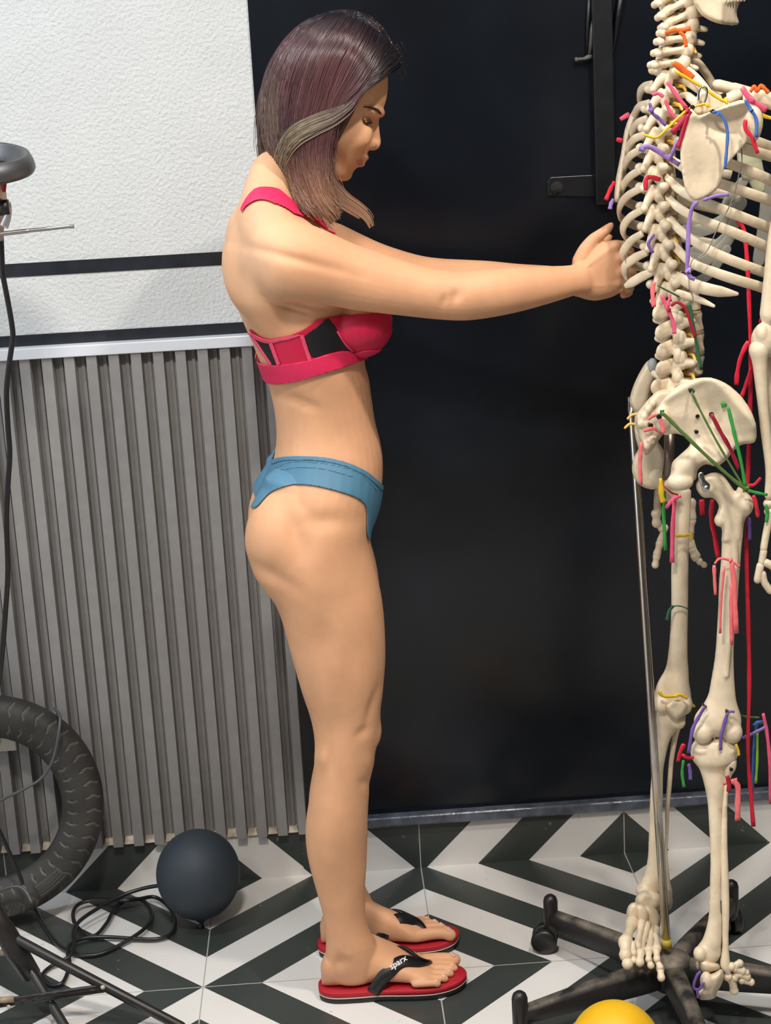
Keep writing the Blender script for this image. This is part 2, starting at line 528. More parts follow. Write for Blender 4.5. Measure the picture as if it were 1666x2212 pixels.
# worn lever with two struts beside the bar
link('lever', MB().tube([at(1302, -60, -.02), at(1290, 0, -.02), at(1279, 70, -.022), at(1274, 118, -.022)], [.0045, .0045, .004, .003], 8).mesh(), m_edge, t)
link('catch', MB().tube([at(1246, 128, -.016), at(1262, 127, -.018), at(1274, 122, -.02)], [.0028, .0028, .005], 8, round_ends=True)
     .tube([at(1246, 124, -.016), at(1246, 133, -.016)], .0035, 8).mesh(), m_edge, t)
link('strut', MB().tube([at(1350, -60, -.02), at(1337, 30, -.02), at(1321, 128, -.012)], [.006, .006, .003], 8).mesh(), m_iron, t)
link('strut', MB().tube([at(1275, -50, -.014), at(1271, 50, -.012), at(1268, 120, -.010)], [.004, .004, .003], 8).mesh(), m_iron, t)

# wall socket seen through the tyre
t = thing('wall_socket', 'cream electric socket plate on the slats behind the tyre', 'socket', (-.79, -.03, .33))
link('plate', bevel_box(-.875, -.7475, -.031, -.0205, .306, .372, .003), material('socket_cream', (.75, .7, .6), .35), t, smooth=False)
link('socket_insert', bevel_box(-.865, -.775, -.0335, -.030, .322, .362, .002), material('socket_inset', (.68, .63, .53), .35), t, smooth=False)
# ================================================================= PERSON
YM = -0.385                                   # mid-plane of the body
def leg_rows(rows, y, sx=0, sv=0):
    return [(a+sx, va+sv, b+sx, vb+sv, y+dy, hd) for a, va, b, vb, dy, hd in rows]

body = MB()
# ---- trunk (back edge, front edge, depth shift, half depth)
trunk = [(590,318, 690,352, 0,.048), (574,352, 684,392, 0,.052), (556,385, 690,432, 0,.062), (533,425, 706,468, 0,.078),
         (515,470, 728,512, 0,.104), (504,515, 752,560, 0,.126), (498,560, 770,610, 0,.138), (498,605, 778,655, 0,.138),
         (507,645, 783,695, 0,.134), (522,685, 786,730, 0,.130), (541,728, 788,765, 0,.127), (557,768, 789,790, 0,.123),
         (576,818, 797,818, 0,.114), (589,865, 803,860, 0,.107), (596,912, 811,912, 0,.106), (597,955, 822,955, 0,.112),
         (590,995, 827,995, 0,.124), (574,1035, 825,1040, 0,.138), (556,1075, 818,1085, 0,.146), (545,1115, 806,1120, 0,.150),
         (545,1150, 790,1150, 0,.148), (556,1185, 768,1180, 0,.140)]
outline_loft(body, [(a, va, b, vb, YM+d, h) for a, va, b, vb, d, h in trunk], n=36, k=3, power=2.25)
# bust
def both(fn):
    """build something on the near side and mirror it across the body's mid-plane"""
    m = MB(); fn(m, YM)
    body.add(m.v, m.f)
    body.add([Vector((p.x, 2*YM-p.y, p.z)) for p in m.v], [tuple(reversed(f)) for f in m.f])
def _bust(m, y):
    m.ball(at(777, 692, y-.062), .050, .055, .052, 24, 16)
    m.ball(at(771, 702, y-.066), .052, .054, .040, 24, 16)
both(_bust)
# seat
def _seat(m, y):
    y = y-.073
    outline_loft(m, [(572,1050, 700,1052, y,.050), (545,1095, 740,1092, y,.074), (529,1145, 750,1130, y,.082), (530,1190, 750,1180, y,.080), (546,1236, 740,1215, y,.066), (572,1266,720,1240,y,.045)], n=24, k=3)
both(_seat)
# ---- legs
LEG = [(585,1060, 810,1075, .004,.060), (548,1120, 803,1120, .002,.080), (533,1185, 798,1168, 0,.084), (544,1235, 810,1222, 0,.082), (568,1268, 821,1264, 0,.079),
       (594,1303, 828,1305, 0,.077), (613,1355, 832,1358, 0,.074), (632,1425, 833,1420, 0,.069), (651,1492, 829,1488, 0,.062),
       (669,1545, 823,1530, 0,.055), (678,1588, 822,1564, 0,.052), (680,1628, 815,1604, 0,.050), (678,1672, 805,1656, 0,.049), (668,1725, 798,1712, 0,.052),
       (660,1782, 795,1770, 0,.052), (661,1828, 794,1822, 0,.049), (669,1872, 792,1872, 0,.043), (683,1922, 789,1922, 0,.036),
       (696,1970, 790,1968, 0,.032), (703,2010, 797,2005, 0,.031), (704,2045, 812,2035, 0,.032), (702,2080, 820,2075, 0,.030), (704,2105, 815,2105, 0,.026)]
YR, YL = -.458, -.312
def thigh_y(i): return max(0, 1-i/9)
rowsR = [(a, va, b, vb, YR+d+.002*thigh_y(i), h) for i, (a, va, b, vb, d, h) in enumerate(LEG)]
outline_loft(body, rowsR, n=28, k=3)
# the left leg is the same leg standing beside it: build in space, then mirror across the mid-plane
SHIFT = None
mbl = MB(); outline_loft(mbl, rowsR, n=28, k=3)
heelR = at(700, 2100, YR); heelL = at(700, 2034, YL)
dxL = heelL.x-heelR.x
def to_left(p, k=1.0):
    """mirror a point of the right side to the left side"""
    q = Vector((p.x, 2*YM-p.y, p.z))
    f = min(1, max(0, (.80-p.z)/.75))
    q.x += dxL*f + .009*math.exp(-((p.z-.36)/.10)**2)
    return q
body.add([to_left(p) for p in mbl.v], [tuple(reversed(f)) for f in mbl.f])
# knee caps, calf, buttock fold hints
for mir in (False, True):
    def put(u, v, y, rx, ry, rz):
        c = at(u, v, y)
        if mir: c = to_left(c)
        body.ball(c, rx, ry, rz, 16, 12)
    put(803, 1572, YR, .0165, .026, .034)
    put(754, 2060, YR-.0275, .012, .005, .014)      # outer ankle bone
    put(752, 2052, YR+.028, .014, .010, .015)      # inner ankle bone
# ---- feet: sections along the foot, toe direction +x
Z0 = .0205                                        # top of the sandal
def foot(mb, hx, yc, mir):
    s = 1 if mir else -1                          # outward (little-toe) side
    secs = [(-.006, .010, .016, .034, 0), (.000, .017, .020, .050, 0), (.008, .0225, .024, .062, 0), (.028, .026, .031, .085, 0), (.055, .027, .032, .088, .001), (.080, .029, .030, .078, .002),
            (.105, .032, .029, .062, .003), (.130, .036, .026, .047, .003), (.150, .039, .0215, .034, .003), (.164, .0392, .0185, .026, .002), (.174, .037, .0155, .020, 0), (.181, .032, .012, .015, -.001)]
    rr = []
    for r in spline([(x, h, c_, t, o) for x, h, c_, t, o in secs], 3):
        x, hw, _, top, off = r
        ring = []
        for j in range(24):
            a = 2*pi*j/24
            yy = hw*cos(a); zz = sin(a)
            z = (top*.5)+(top*.5)*math.copysign(abs(zz)**.75, zz)
            # instep slopes down to the little-toe side
            z *= 1-.20*(yy*s/.04)*(1 if x > .06 else .3)*(z/.05 if z < .05 else 1)
            ring.append(Vector((hx+x, yc+off*s*-1+yy, Z0+max(0, z))))
        rr.append(ring)
    mb.rings(rr)
    # toes: big to little
    toes = [(-.0275, .190, .227, .0118), (-.0070, .192, .222, .0078), (.0090, .188, .2140, .0074), (.0235, .181, .2035, .0072), (.0370, .171, .190, .0070)]
    for oy, xa, xb, r in toes:
        yy = yc+s*oy
        m = (xa+xb)/2
        mb.tube([(hx+xa-.022, yy-s*.002, Z0+r*1.25), (hx+xa, yy, Z0+r*1.35), (hx+m, yy, Z0+r*1.28), (hx+xb-r*.6, yy-s*.001, Z0+r*.98)],
                [r*.95, r*.92, r*.88, r*.95], 12, round_ends=True)
FXR = heelR.x+.001; FXL = heelL.x+.001
foot(body, FXR, -.4555, False)
foot(body, FXL, -.3125, True)

# ---- arms
armR = [(545,478, 575,650, -.512,.052), (590,472, 596,655, -.528,.058), (645,476, 645,655, -.532,.056), (703,497, 700,659, -.526,.050), (762,525, 760,669, -.518,.045),
        (830,549, 835,678, -.508,.041), (900,571, 906,686, -.500,.038), (958,583, 960,691, -.494,.038), (1005,584, 1010,692, -.488,.039),
        (1060,581, 1070,684, -.480,.039), (1120,578, 1135,670, -.462,.035), (1185,575, 1198,652, -.438,.028), (1232,573, 1246,637, -.418,.0225), (1262,566, 1275,634, -.406,.021)]
outline_loft(body, armR, n=28, k=3)
body.ball(at(1003, 655, -.488), .024, .030, .024)                  # elbow
armL = [(600,470, 600,640, -.250,.052), (660,470, 660,635, -.238,.054), (720,478, 716,620, -.238,.050), (775,503, 770,615, -.246,.044), (830,528, 832,622, -.256,.038),
        (900,550, 905,635, -.268,.036), (950,558, 955,640, -.278,.036), (1005,561, 1008,640, -.288,.037), (1060,564, 1065,634, -.300,.036),
        (1120,570, 1130,628, -.316,.031), (1185,574, 1195,620, -.326,.025), (1235,579, 1245,622, -.330,.021), (1262,582, 1272,630, -.331,.020)]
outline_loft(body, armL, n=28, k=3)
# shoulder caps, shoulder-blade muscle, trapezius slopes
def _shoulder(m, y):
    m.ball(at(606, 552, y-.122), .066, .050, .064, 24, 16)
    m.ball(at(562, 575, y-.092), .058, .050, .085, 24, 16)
    m.ball(at(548, 520, y-.075), .042, .060, .060, 24, 16)
    m.tube([at(588, 372, y-.026), at(576, 425, y-.058), at(575, 470, y-.095), at(590, 512, y-.125)], [.034, .038, .046, .048], 18, round_ends=True)
    m.tube([at(600, 690, y-.095), at(580, 640, y-.105), at(590, 590, y-.115)], [.036, .046, .05], 18, round_ends=True)
both(_shoulder)

# ---- hands
HANDW = 1.0
def hand(mb, wrist, y0, flip, du=0, dv=0, td=0):
    """wrist pixel frame of the near hand; flip mirrors depth for the far hand"""
    f = -1 if flip else 1
    P = lambda u, v, dy: at(u+du, v+dv, y0+f*dy)
    # back of the hand: from wrist to knuckles (top edge, bottom edge)
    outline_loft(mb, [(1246+du,578+dv, 1252+du,632+dv, y0,.0185), (1268+du,553+dv, 1268+du,638+dv, y0-f*.001,.0175), (1290+du,533+dv, 1290+du,641+dv, y0-f*.003,.0165),
                      (1312+du,519+dv, 1316+du,636+dv, y0-f*.004,.0155), (1334+du,520+dv, 1336+du,628+dv, y0-f*.002,.013), (1344+du,528+dv,1346+du,620+dv,y0+f*.002,.010)], n=24, k=3, power=2.4)
    # thumb, leaving the upper side of the palm near the wrist
    mb.tube(px_path([(1256+du,566+dv+td*.3,y0+f*.004),(1266+du,541+dv+td*.5,y0+f*.002),(1283+du,518+dv+td,y0),(1298+du,506+dv+td,y0-f*.004),(1310+du,497+dv+td,y0-f*.006),(1320+du,487+dv+td,y0-f*.006)], k=4),
            list(np.interp(np.linspace(0, 1, 21), [0, .25, .5, .7, .85, 1], [.015, .0120, .0092, .0082, .0078, .0055])), 14, round_ends=True)
    # fingers: knuckle, first joint, second joint, tip - curled round towards the far side
    fing = [((1331,531),(1350,535),(1362,549),(1353,560), .0088), ((1338,557),(1360,560),(1371,574),(1358,584), .0090),
            ((1339,586),(1360,588),(1369,600),(1356,607), .0086), ((1335,612),(1352,615),(1362,622),(1350,628), .0076)]
    for i, (a, b, c, d, r) in enumerate(fing):
        dd = (0, .004, .004, .001)[i]
        pts = [P(a[0]-14, a[1], -.003), P(a[0], a[1], -.005-dd*.4), P(b[0], b[1], .008), P(c[0], c[1], .030), P(d[0], d[1], .046)]
        pts = [Vector(q) for q in spline(pts, 4)]
        mb.tube(pts, list(np.interp(np.linspace(0, 1, len(pts)), [0, .25, .6, 1], [r*.9, r*1.12, r, r*.82])), 12, round_ends=True)
        mb.ball(P(a[0]-2, a[1], -.0105), r*1.05, r*.9, r*.95)                      # knuckle
        mb.tube([P(1268, 575+i*14, -.0150), P((1268+a[0])/2, (575+i*14+a[1])/2, -.0150), P(a[0]-4, a[1], -.0125)], [.0035, .0042, .0050], 10, round_ends=True)   # tendon
hand(body, None, -.402, False)
hand(body, None, -.330, True, du=-3, dv=9, td=16)

# ---- head: sections from the crown down to the chin, front edge / length / half depth
HD = Vector((.93, .37))
secs = [(752,38, 708,44, .018), (790,60, 660,56, .044), (818,92, 630,82, .059), (833,128, 614,114, .067), (838,165, 610,148, .070), (838,195, 610,180, .071), (831,228, 613,212, .0705),
        (816,252, 617,242, .0695), (810,272, 620,266, .068), (806,293, 622,286, .067), (801,313, 634,300, .0635), (793,331, 645,310, .058), (783,348, 655,316, .052), (769,365, 662,320, .045), (752,377, 668,324, .036), (738,381, 672,330, .026)]
outline_loft(body, [(b, vb, a, va, YM, h) for a, va, b, vb, h in secs], n=36, k=3, power=2.15)
# jaw line
for s in (-1, 1):
    body.tube([at(660, 315, YM+s*.055), at(690, 352, YM+s*.050), at(722, 372, YM+s*.030), at(744, 374, YM+s*.008)], [.014, .014, .013, .013], 12, round_ends=True)
    body.ball(at(768, 288, YM+s*.044), .026, .018, .026)             # cheek bone
    # ear
    body.ball(at(668, 262, YM+s*.074), .012, .008, .026)
body.ball(at(745, 373, YM), .0125, .013, .0105)                      # chin
# brow ridge
for s in (-1, 1):
    body.tube([at(822, 244, YM+s*.008), at(819, 243, YM+s*.025), at(806, 240, YM+s*.047)], .0075, 10, round_ends=True)
# nose
nose = [(812,254, .0052,.006), (811,272, .0062,.0065), (812,290, .0085,.0085), (812.5,305, .0105,.0115), (811,313.5, .0088,.0135), (804,318, .006,.0125)]
mbn = [at(u, v, YM) for u, v, _, _ in nose]
body.tube([Vector(q) for q in spline(mbn, 4)], list(np.interp(np.linspace(0, 1, 21), np.linspace(0, 1, 6), [.0055, .006, .0068, .0075, .0075, .006])), 14, round_ends=True)
body.ball(at(812.5, 309, YM), .0076, .0085, .0078)
for s in (-1, 1):
    body.ball(at(801.5, 312, YM+s*.0115), .0085, .0062, .0070)       # nostril wings
# lips
def lips(mb):
    up = [at(774, 351, YM-.0235), at(784, 344, YM-.013), at(789.5, 339.5, YM-.004), at(790, 340, YM), at(789.5, 339.5, YM+.004), at(784, 344, YM+.013), at(774, 351, YM+.0235)]
    lo = [at(773, 353, YM-.022), at(778.5, 353.5, YM-.011), at(781, 353, YM), at(778.5, 353.5, YM+.011), at(773, 353, YM+.022)]
    a = [Vector(q) for q in spline(up, 4)]; b = [Vector(q) for q in spline(lo, 4)]
    mb.tube(a, [.0025+.0030*sin(pi*i/(len(a)-1)) for i in range(len(a))], 10, round_ends=True)
    mb.tube(b, [.0025+.0036*sin(pi*i/(len(b)-1)) for i in range(len(b))], 10, round_ends=True)
lips(body)

me_body = fuse(body, .0025, 5, .5, 'body')
def relax(me, fn, rounds):
    """extra smoothing where fn(points) is 1 - melts the joints of the shoulders and hips"""
    n = len(me.vertices); V = np.empty(n*3); me.vertices.foreach_get('co', V); V = V.reshape(-1, 3)
    E = np.empty(len(me.edges)*2, int); me.edges.foreach_get('vertices', E); E = E.reshape(-1, 2)
    deg = np.bincount(E.ravel(), minlength=n).astype(float)
    wt = fn(V)[:, None]
    for _ in range(rounds):
        acc = np.zeros_like(V); np.add.at(acc, E[:, 0], V[E[:, 1]]); np.add.at(acc, E[:, 1], V[E[:, 0]])
        V = V+wt*.6*(acc/deg[:, None]-V)
    me.vertices.foreach_set('co', V.ravel()); me.update()
def _soft(V):
    x, y, z = V[:, 0], V[:, 1], V[:, 2]
    k = np.clip((z-1.0)/.06, 0, 1)*np.clip((1.30-z)/.05, 0, 1)*np.clip((-.08-x)/.05, 0, 1)
    h = np.clip((z-.60)/.05, 0, 1)*np.clip((.86-z)/.05, 0, 1)*.8
    u_ = project(V)[:, 0]; f = np.clip((z-1.27)/.02, 0, 1)*np.clip((794-u_)/14, 0, 1)*np.clip((np.abs(y-YM)-.008)/.01, 0, 1)
    k = np.maximum(k, f)
    l = np.clip((z-.10)/.05, 0, 1)*np.clip((.62-z)/.05, 0, 1)*.25
    return np.maximum(np.maximum(k, h), l)
relax(me_body, _soft, 45)
nV = len(me_body.vertices)
BV = np.empty(nV*3); me_body.vertices.foreach_get('co', BV); BV = BV.reshape(-1, 3)
BN = np.empty(nV*3); me_body.vertices.foreach_get('normal', BN); BN = BN.reshape(-1, 3)
def near_px(P):
    """pixel coordinates of points, the far half of the body folded onto the near half"""
    Q = P.copy(); far = Q[:, 1] > YM
    Q[far, 1] = 2*YM-Q[far, 1]
    return project(Q)
# ---- modelling touches: hollows and swellings (point, radius, depth along the surface)
BP = near_px(BV)
def press(u, v, ru, rv, amount, ang=0, lim=None, side=None):
    du = BP[:, 0]-u; dv = BP[:, 1]-v; c, s = cos(ang), sin(ang)
    a = (du*c+dv*s)/ru; b = (-du*s+dv*c)/rv
    k = np.exp(-(a*a+b*b))
    outer = np.clip((np.abs(BV[:, 1]-YM)-.01)/.02, 0, 1)
    k = k*outer
    if lim is not None: k = k*lim(BV)
    BV[:] += BN*(k*amount)[:, None]
face = lambda V: (V[:, 2] > 1.28).astype(float)
press(800, 263, 11, 9, -.0075, .4, face)       # eye socket
press(797, 262, 6.5, 4.5, .0042, .55, face)    # lid over the eyeball
press(773, 352, 7, 4, -.0012, .5, face)
torso = lambda V: ((V[:, 2] > .62) & (V[:, 2] < 1.2) & (V[:, 0] < -.10) & (np.abs(V[:, 1]-YM) < .16)).astype(float)
press(650, 868, 40, 12, -.0035, .35, torso)    # lower ribs
press(775, 870, 14, 70, -.005, -.12, torso)    # edge of the stomach muscle
press(636, 1150, 30, 66, -.013, -.35)           # hollow of the hip
press(705, 1125, 50, 20, -.0045)
press(640, 655, 50, 5, -.004, .2, torso)       # arm-pit folds
press(628, 668, 40, 4, -.003, .25, torso)
press(698, 1385, 30, 60, -.0055)
press(806, 1522, 10, 44, -.0040, .32)          # furrow above the knee cap
press(784, 1582, 20, 11, -.0036, -.6)
press(797, 1648, 16, 18, .0022); press(788, 1692, 13, 13, -.0030)
press(697, 1640, 15, 20, .0035); press(715, 1640, 7, 34, -.0030)
press(726, 1560, 22, 60, -.0030); press(760, 1455, 26, 60, -.0025)
press(592, 1245, 60, 16, -.004, .55)           # fold below the seat
press(712, 1830, 22, 90, .0020)
press(735, 2080, 14, 16, -.004, .3)
arm = lambda V: ((V[:, 1] < -.44) & (V[:, 2] > .9)).astype(float)
press(985, 640, 12, 16, -.004, .3, arm); press(960, 650, 8, 14, -.0025, .2, arm)
press(640, 560, 120, 12, -.004, .25, arm)
for k, (u0, v0) in enumerate([(1300, 545), (1305, 568), (1300, 592)]):
    press(u0, v0, 26, 3.0, .0012, -.45+.25*k, arm)
me_body.vertices.foreach_set('co', BV.ravel()); me_body.update()
me_body.vertices.foreach_get('normal', BN.ravel() if False else (_t := np.empty(nV*3))); BN = _t.reshape(-1, 3)
BP = near_px(BV)

# skin: its own colour differences, plus cool light painted on the upper back
SKIN = np.array([.72, .385, .215])
tint = np.tile(SKIN, (nV, 1))
def paint(poly_or_c, col, soft=3.0, mask=None, amount=1.0):
    sd = poly_sd(BP, poly_or_c)
    k = np.clip(sd/soft*.5+.5, 0, 1)*amount
    if mask is not None: k = k*mask(BV)
    tint[:] = tint*(1-k[:, None])+np.array(col)*k[:, None]
def circ(u, v, a, b, n=16, ang=0):
    return [(u+a*cos(2*pi*i/n)*cos(ang)-b*sin(2*pi*i/n)*sin(ang), v+a*cos(2*pi*i/n)*sin(ang)+b*sin(2*pi*i/n)*cos(ang)) for i in range(n)]
inface = lambda V: ((V[:, 2] > 1.28) & (np.abs(V[:, 1]-YM) < .1)).astype(float)
paint([(771,347),(779,344),(786,340),(793,340),(796,336),(797,345),(788,346),(787,352),(783,358),(776,359),(771,354)], (.45,.16,.12), 2.5, inface, .85)
paint(circ(806, 311, 9, 8), (.70, .33, .21), 9, inface, .5)
paint(circ(1316, 494, 9, 14, ang=.7), (.66, .30, .20), 8, None, .6)
paint(circ(720, 2108, 26, 14), (.66, .34, .22), 12, lambda V: (V[:, 2] < .1).astype(float), .6)
paint(circ(545, 500, 75, 160), (.67, .44, .285), 60, None, .5)  # pale cool light on the upper back, put into the skin tint
me_body.attributes.new('tint', 'FLOAT_COLOR', 'POINT')
me_body.attributes['tint'].data.foreach_set('color', np.hstack([tint, np.ones((nV, 1))]).ravel())
m_skin = material('skin', tuple(SKIN), .56, spec=.34, noise_amt=.085, noise_scale=15, bump=.12, bump_scale=420, sss=.12, attr='tint')

person = thing('person', 'woman in pink sports bra, blue briefs and red flip-flops standing sideways, arms reaching to skeleton', 'person', (-.17, YM, 0))
link('body', me_body, m_skin, person)

# ---- garments: patches of the body surface lifted off it
me_body.calc_loop_triangles()
BT = np.empty(len(me_body.loop_triangles)*3, int); me_body.loop_triangles.foreach_get('vertices', BT); BT = BT.reshape(-1, 3)
def patch(name, polys, lift, mat, parent, mask, thick=.0014, cut=(), smoothing=0, label=None, extra=None, smoothk=4):
    """cut the outline(s) out of the body surface and lift them as cloth"""
    fld = np.full(nV, -1e9)
    for p in polys:
        fld = np.maximum(fld, poly_sd(BP, smooth_poly(p, smoothk) if smoothk else p))
    for p in cut: fld = np.minimum(fld, -poly_sd(BP, smooth_poly(p, smoothk) if smoothk else p))
    if extra is not None: fld = extra(fld)
    fld = np.where(mask(BV), fld, -5.0)
    inside = fld > 0
    tri = BT[inside[BT].any(1)]
    vmap = {}; vs = []; fs = []; ns = []
    def vid(i):
        if i not in vmap: vmap[i] = len(vs); vs.append(BV[i]); ns.append(BN[i])
        return vmap[i]
    def cutp(i, j):
        key = (min(i, j), max(i, j))
        if key not in vmap:
            t = fld[i]/(fld[i]-fld[j]); vmap[key] = len(vs)
            vs.append(BV[i]*(1-t)+BV[j]*t); q = BN[i]*(1-t)+BN[j]*t; ns.append(q/np.linalg.norm(q))
        return vmap[key]
    for a, b, c in tri:
        out = []
        for i, j in ((a, b), (b, c), (c, a)):
            if inside[i]: out.append(vid(i))
            if inside[i] != inside[j]: out.append(cutp(i, j))
        if len(out) >= 3: fs.append(tuple(out))
    if not vs: return None
    V = np.array(vs)+np.array(ns)*lift
    me = raw(name, V, fs)
    me = bake(me, [('SOLIDIFY', dict(thickness=thick, offset=1.0))])
    o = link(name, me, mat, parent)
    if label: o['label'] = label
    return o
def patches(name, polys, lift, mat, parent, mask, **kw):
    """every piece of trim a part of its own, on either side of the body"""
    for p in polys:
        for side in (-1, 1):
            patch(name, [p], lift, mat, parent, lambda V: mask(V) & ((V[:, 1]-YM)*side > .002), **kw)
m_pink = material('pink_knit', (.72, .018, .095), .55, noise_amt=.05, noise_scale=60, bump=.25, bump_scale=900, bump_dist=.0006)
m_crim = material('crimson_knit', (.60, .006, .055), .5, bump=.2, bump_scale=900, bump_dist=.0006)
m_trim = material('pink_trim', (.80, .07, .16), .5, bump=.2, bump_scale=900, bump_dist=.0005)
m_mesh = material('black_mesh', (.008, .008, .010), .42, bump=.3, bump_scale=1400, bump_dist=.0005)
m_blue = material('steel_blue_cloth', (.075, .205, .315), .55, noise_amt=.04, noise_scale=50, bump=.15, bump_scale=900, bump_dist=.0005)
onchest = lambda V: (V[:, 0] < at(838, 700, YM).x) & (np.abs(V[:, 1]-YM) < .150) & (V[:, 2] > .80) & (V[:, 2] < 1.30)
bra = link('sports_bra', raw('e', [], []), None, person, smooth=False)
bpy.data.objects.remove(bra)
UNDER = [(542,712),(561,725),(583,731),(607,727),(628,723),(654,712),(678,695),(694,677),(704,660),(716,640),(740,600),(800,590),(920,620),(920,765),(835,758),(806,757),(792,764),(780,768),(737,762),(670,780),(596,790),(592,786)]
BAND = [(558,768),(563,782),(596,787),(640,782),(670,776),(705,765),(737,758),(770,757),(800,752),(920,745),(920,768),(800,775),(782,777),(737,793),(694,806),(650,819),(607,827),(583,825),(570,812),(561,792),(556,775)]
bra = patch('sports_bra', [UNDER], .0016, m_crim, person, lambda V: onchest(V) & (V[:, 2] > .86) & (V[:, 2] < 1.14),
            label='crimson and black sports bra', cut=[[(552,731),(566,742),(592,788),(560,790),(545,760)]])
bra_band = patch('band', [BAND], .0030, m_pink, bra, lambda V: onchest(V) & (V[:, 2] < 1.12), thick=.002, label='pink lower band')
patches('mesh_panel', [[(656,727),(680,708),(706,687),(714,697),(720,702),(735,727),(758,755),(735,756),(700,764),(674,771),(663,742)]], .0026, m_mesh, bra, onchest, thick=.0012, smoothk=2, label='black front panel')
patches('mesh_panel', [[(549,722),(566,731),(582,737),(591,760),(600,785),(593,786),(566,751),(553,733)]], .0026, m_mesh, bra, onchest, thick=.0012, smoothk=2, label='black back panel')
def strip(path, wpx):
    P = np.array([q[:2] for q in spline([(u, v) for u, v in path], 6)]); T = np.gradient(P, axis=0)
    Nn = np.stack([-T[:, 1], T[:, 0]], 1)/np.linalg.norm(T, axis=1)[:, None]
    return [tuple(p) for p in P+Nn*wpx/2]+[tuple(p) for p in (P-Nn*wpx/2)[::-1]]
trims = [strip([(542,714),(561,728),(583,734.5),(607,731),(628,727),(656,716),(680,699),(696,681),(708,660)], 7.5), strip([(652,722),(660,748),(669,776)], 8), strip([(588,737),(597,762),(606,786)], 7),
         strip([(709,679),(720,703),(735,728),(762,756)], 5), strip([(548,722),(566,750),(590,786)], 4)]
patches('trim', trims, .0038, m_trim, bra, lambda V: onchest(V) & (V[:, 2] < 1.12), thick=.0012, smoothk=0, label='light pink piping')
STRAP = [(524,453),(533,434),(552,412),(574,408),(600,412),(618,427),(650,451),(704,483),(727,496),(721,510),(704,497),(676,479),(650,469),(611,455),(589,440),(570,434),(552,436),(533,448),(527,458)]
patches('strap', [STRAP], .0024, m_pink, bra, lambda V: (V[:, 2] > 1.10) & (np.abs(V[:, 1]-YM) < .14) & (np.abs(V[:, 1]-YM) > .055), thick=.0016, smoothk=2, label='pink shoulder strap')
BRIEF = [(588,1005),(592,994),(614,987),(651,985.5),(700,988),(744,998),(783,1016),(805,1033),(822,1050),(840,1062),(826,1090),(812,1130),(797,1165),(791,1150),(791,1110),(789,1095),(778,1080),(748,1067),(700,1054),(663,1048),(626,1049),(597,1058),(577,1073),(553,1098),(535,1085),(550,1060),(570,1035)]
hips = lambda V: (V[:, 2] > .60) & (V[:, 2] < .95) & (V[:, 0] < -.05)
briefs = patch('briefs', [BRIEF], .0016, m_blue, person, hips, thick=.0016, smoothk=3, label='steel blue briefs')
patch('waistband', [strip([(590,1000),(614,992),(651,990),(700,993),(744,1003),(783,1021),(805,1038),(824,1056)], 9)], .0030, m_blue, briefs, hips, thick=.0012, smoothk=0)
patches('fold', [strip([(608,1017),(650,1010),(700,1014),(760,1030)], 2.5), strip([(598,1013),(625,1000),(665,998),(730,1007),(775,1023),(812,1060)], 2.2)], .0030, m_blue, briefs, hips, thick=.0008, smoothk=0)

# ---- eyes, brows
m_lash = material('dark_lash', (.012, .009, .008), .6)
m_brow = material('brow_hair', (.035, .022, .016), .8)
def surf_y(u, v, zmin=1.2):
    """depth of the body surface that the camera sees at a pixel"""
    d = np.hypot(PX[:, 0]-u, PX[:, 1]-v)
    k = np.where((d < 4.5) & (BV[:, 2] > zmin))[0]
    if len(k) == 0: return YM-.03
    return float(BV[k, 1].min())
PX = project(BV)
def facebit(name, pts, rad, mat, off=-.0004, mirror=True, label=None):
    q = [at(u, v, surf_y(u, v)+off) for u, v in pts]
    q = [Vector(p) for p in spline(q, 4)]
    r = list(np.interp(np.linspace(0, 1, len(q)), np.linspace(0, 1, len(rad)), rad))
    mb = MB().tube(q, r, 8, round_ends=True)
    o = link(name, mb.mesh(), mat, person)
    if label: o['label'] = label
    if mirror:
        mb2 = MB(); mb2.add([Vector((p.x, 2*YM-p.y, p.z)) for p in mb.v], [tuple(reversed(f)) for f in mb.f])
        o = link(name, mb2.mesh(), mat, person)
        if label: o['label'] = label
facebit('eyebrow', [(786,231),(797,232),(808,234),(816,238),(822,245)], [.0006, .0011, .0016, .0021, .0019], m_brow, label='dark eyebrow')
facebit('eyelashes', [(784,257),(788,264),(794,267),(800,265),(804,266)], [.0007, .0013, .0016, .0013, .0008], m_lash, label='dark lashes of the lowered eye')
facebit('eyelid_crease_shade', [(784,252),(791,255),(799,258),(806,265)], [.0004, .0006, .0006, .0004], material('lid_crease_shade', (.30, .14, .08), .6))  # brown line drawn for the shade in the lid crease
# toe nails
m_nail = material('nail', (.80, .50, .40), .22)
from mathutils.bvhtree import BVHTree
BVH = BVHTree.FromPolygons([Vector(p) for p in BV], [tuple(t) for t in BT])
def top_z(x, y, z0=.3):
    h = BVH.ray_cast(Vector((x, y, z0)), Vector((0, 0, -1)))
    return h[0].z if h[0] is not None else Z0
for fx, fy, s in ((FXR, -.4555, -1), (FXL, -.3125, 1)):
    for oy, xb, r in ((-.0275, .2185, .0072), (-.0070, .2155, .0045), (.0090, .2080, .0042), (.0235, .1980, .0040), (.0370, .1845, .0038)):
        x = fx+xb; y = fy+s*oy; z = top_z(x, y, .09)
        link('toenail', MB().ball((x, y, z-.0006), r*.95, r, .0016, 12, 8, Matrix.Rotation(.55, 3, 'Y')).mesh(), m_nail, person)
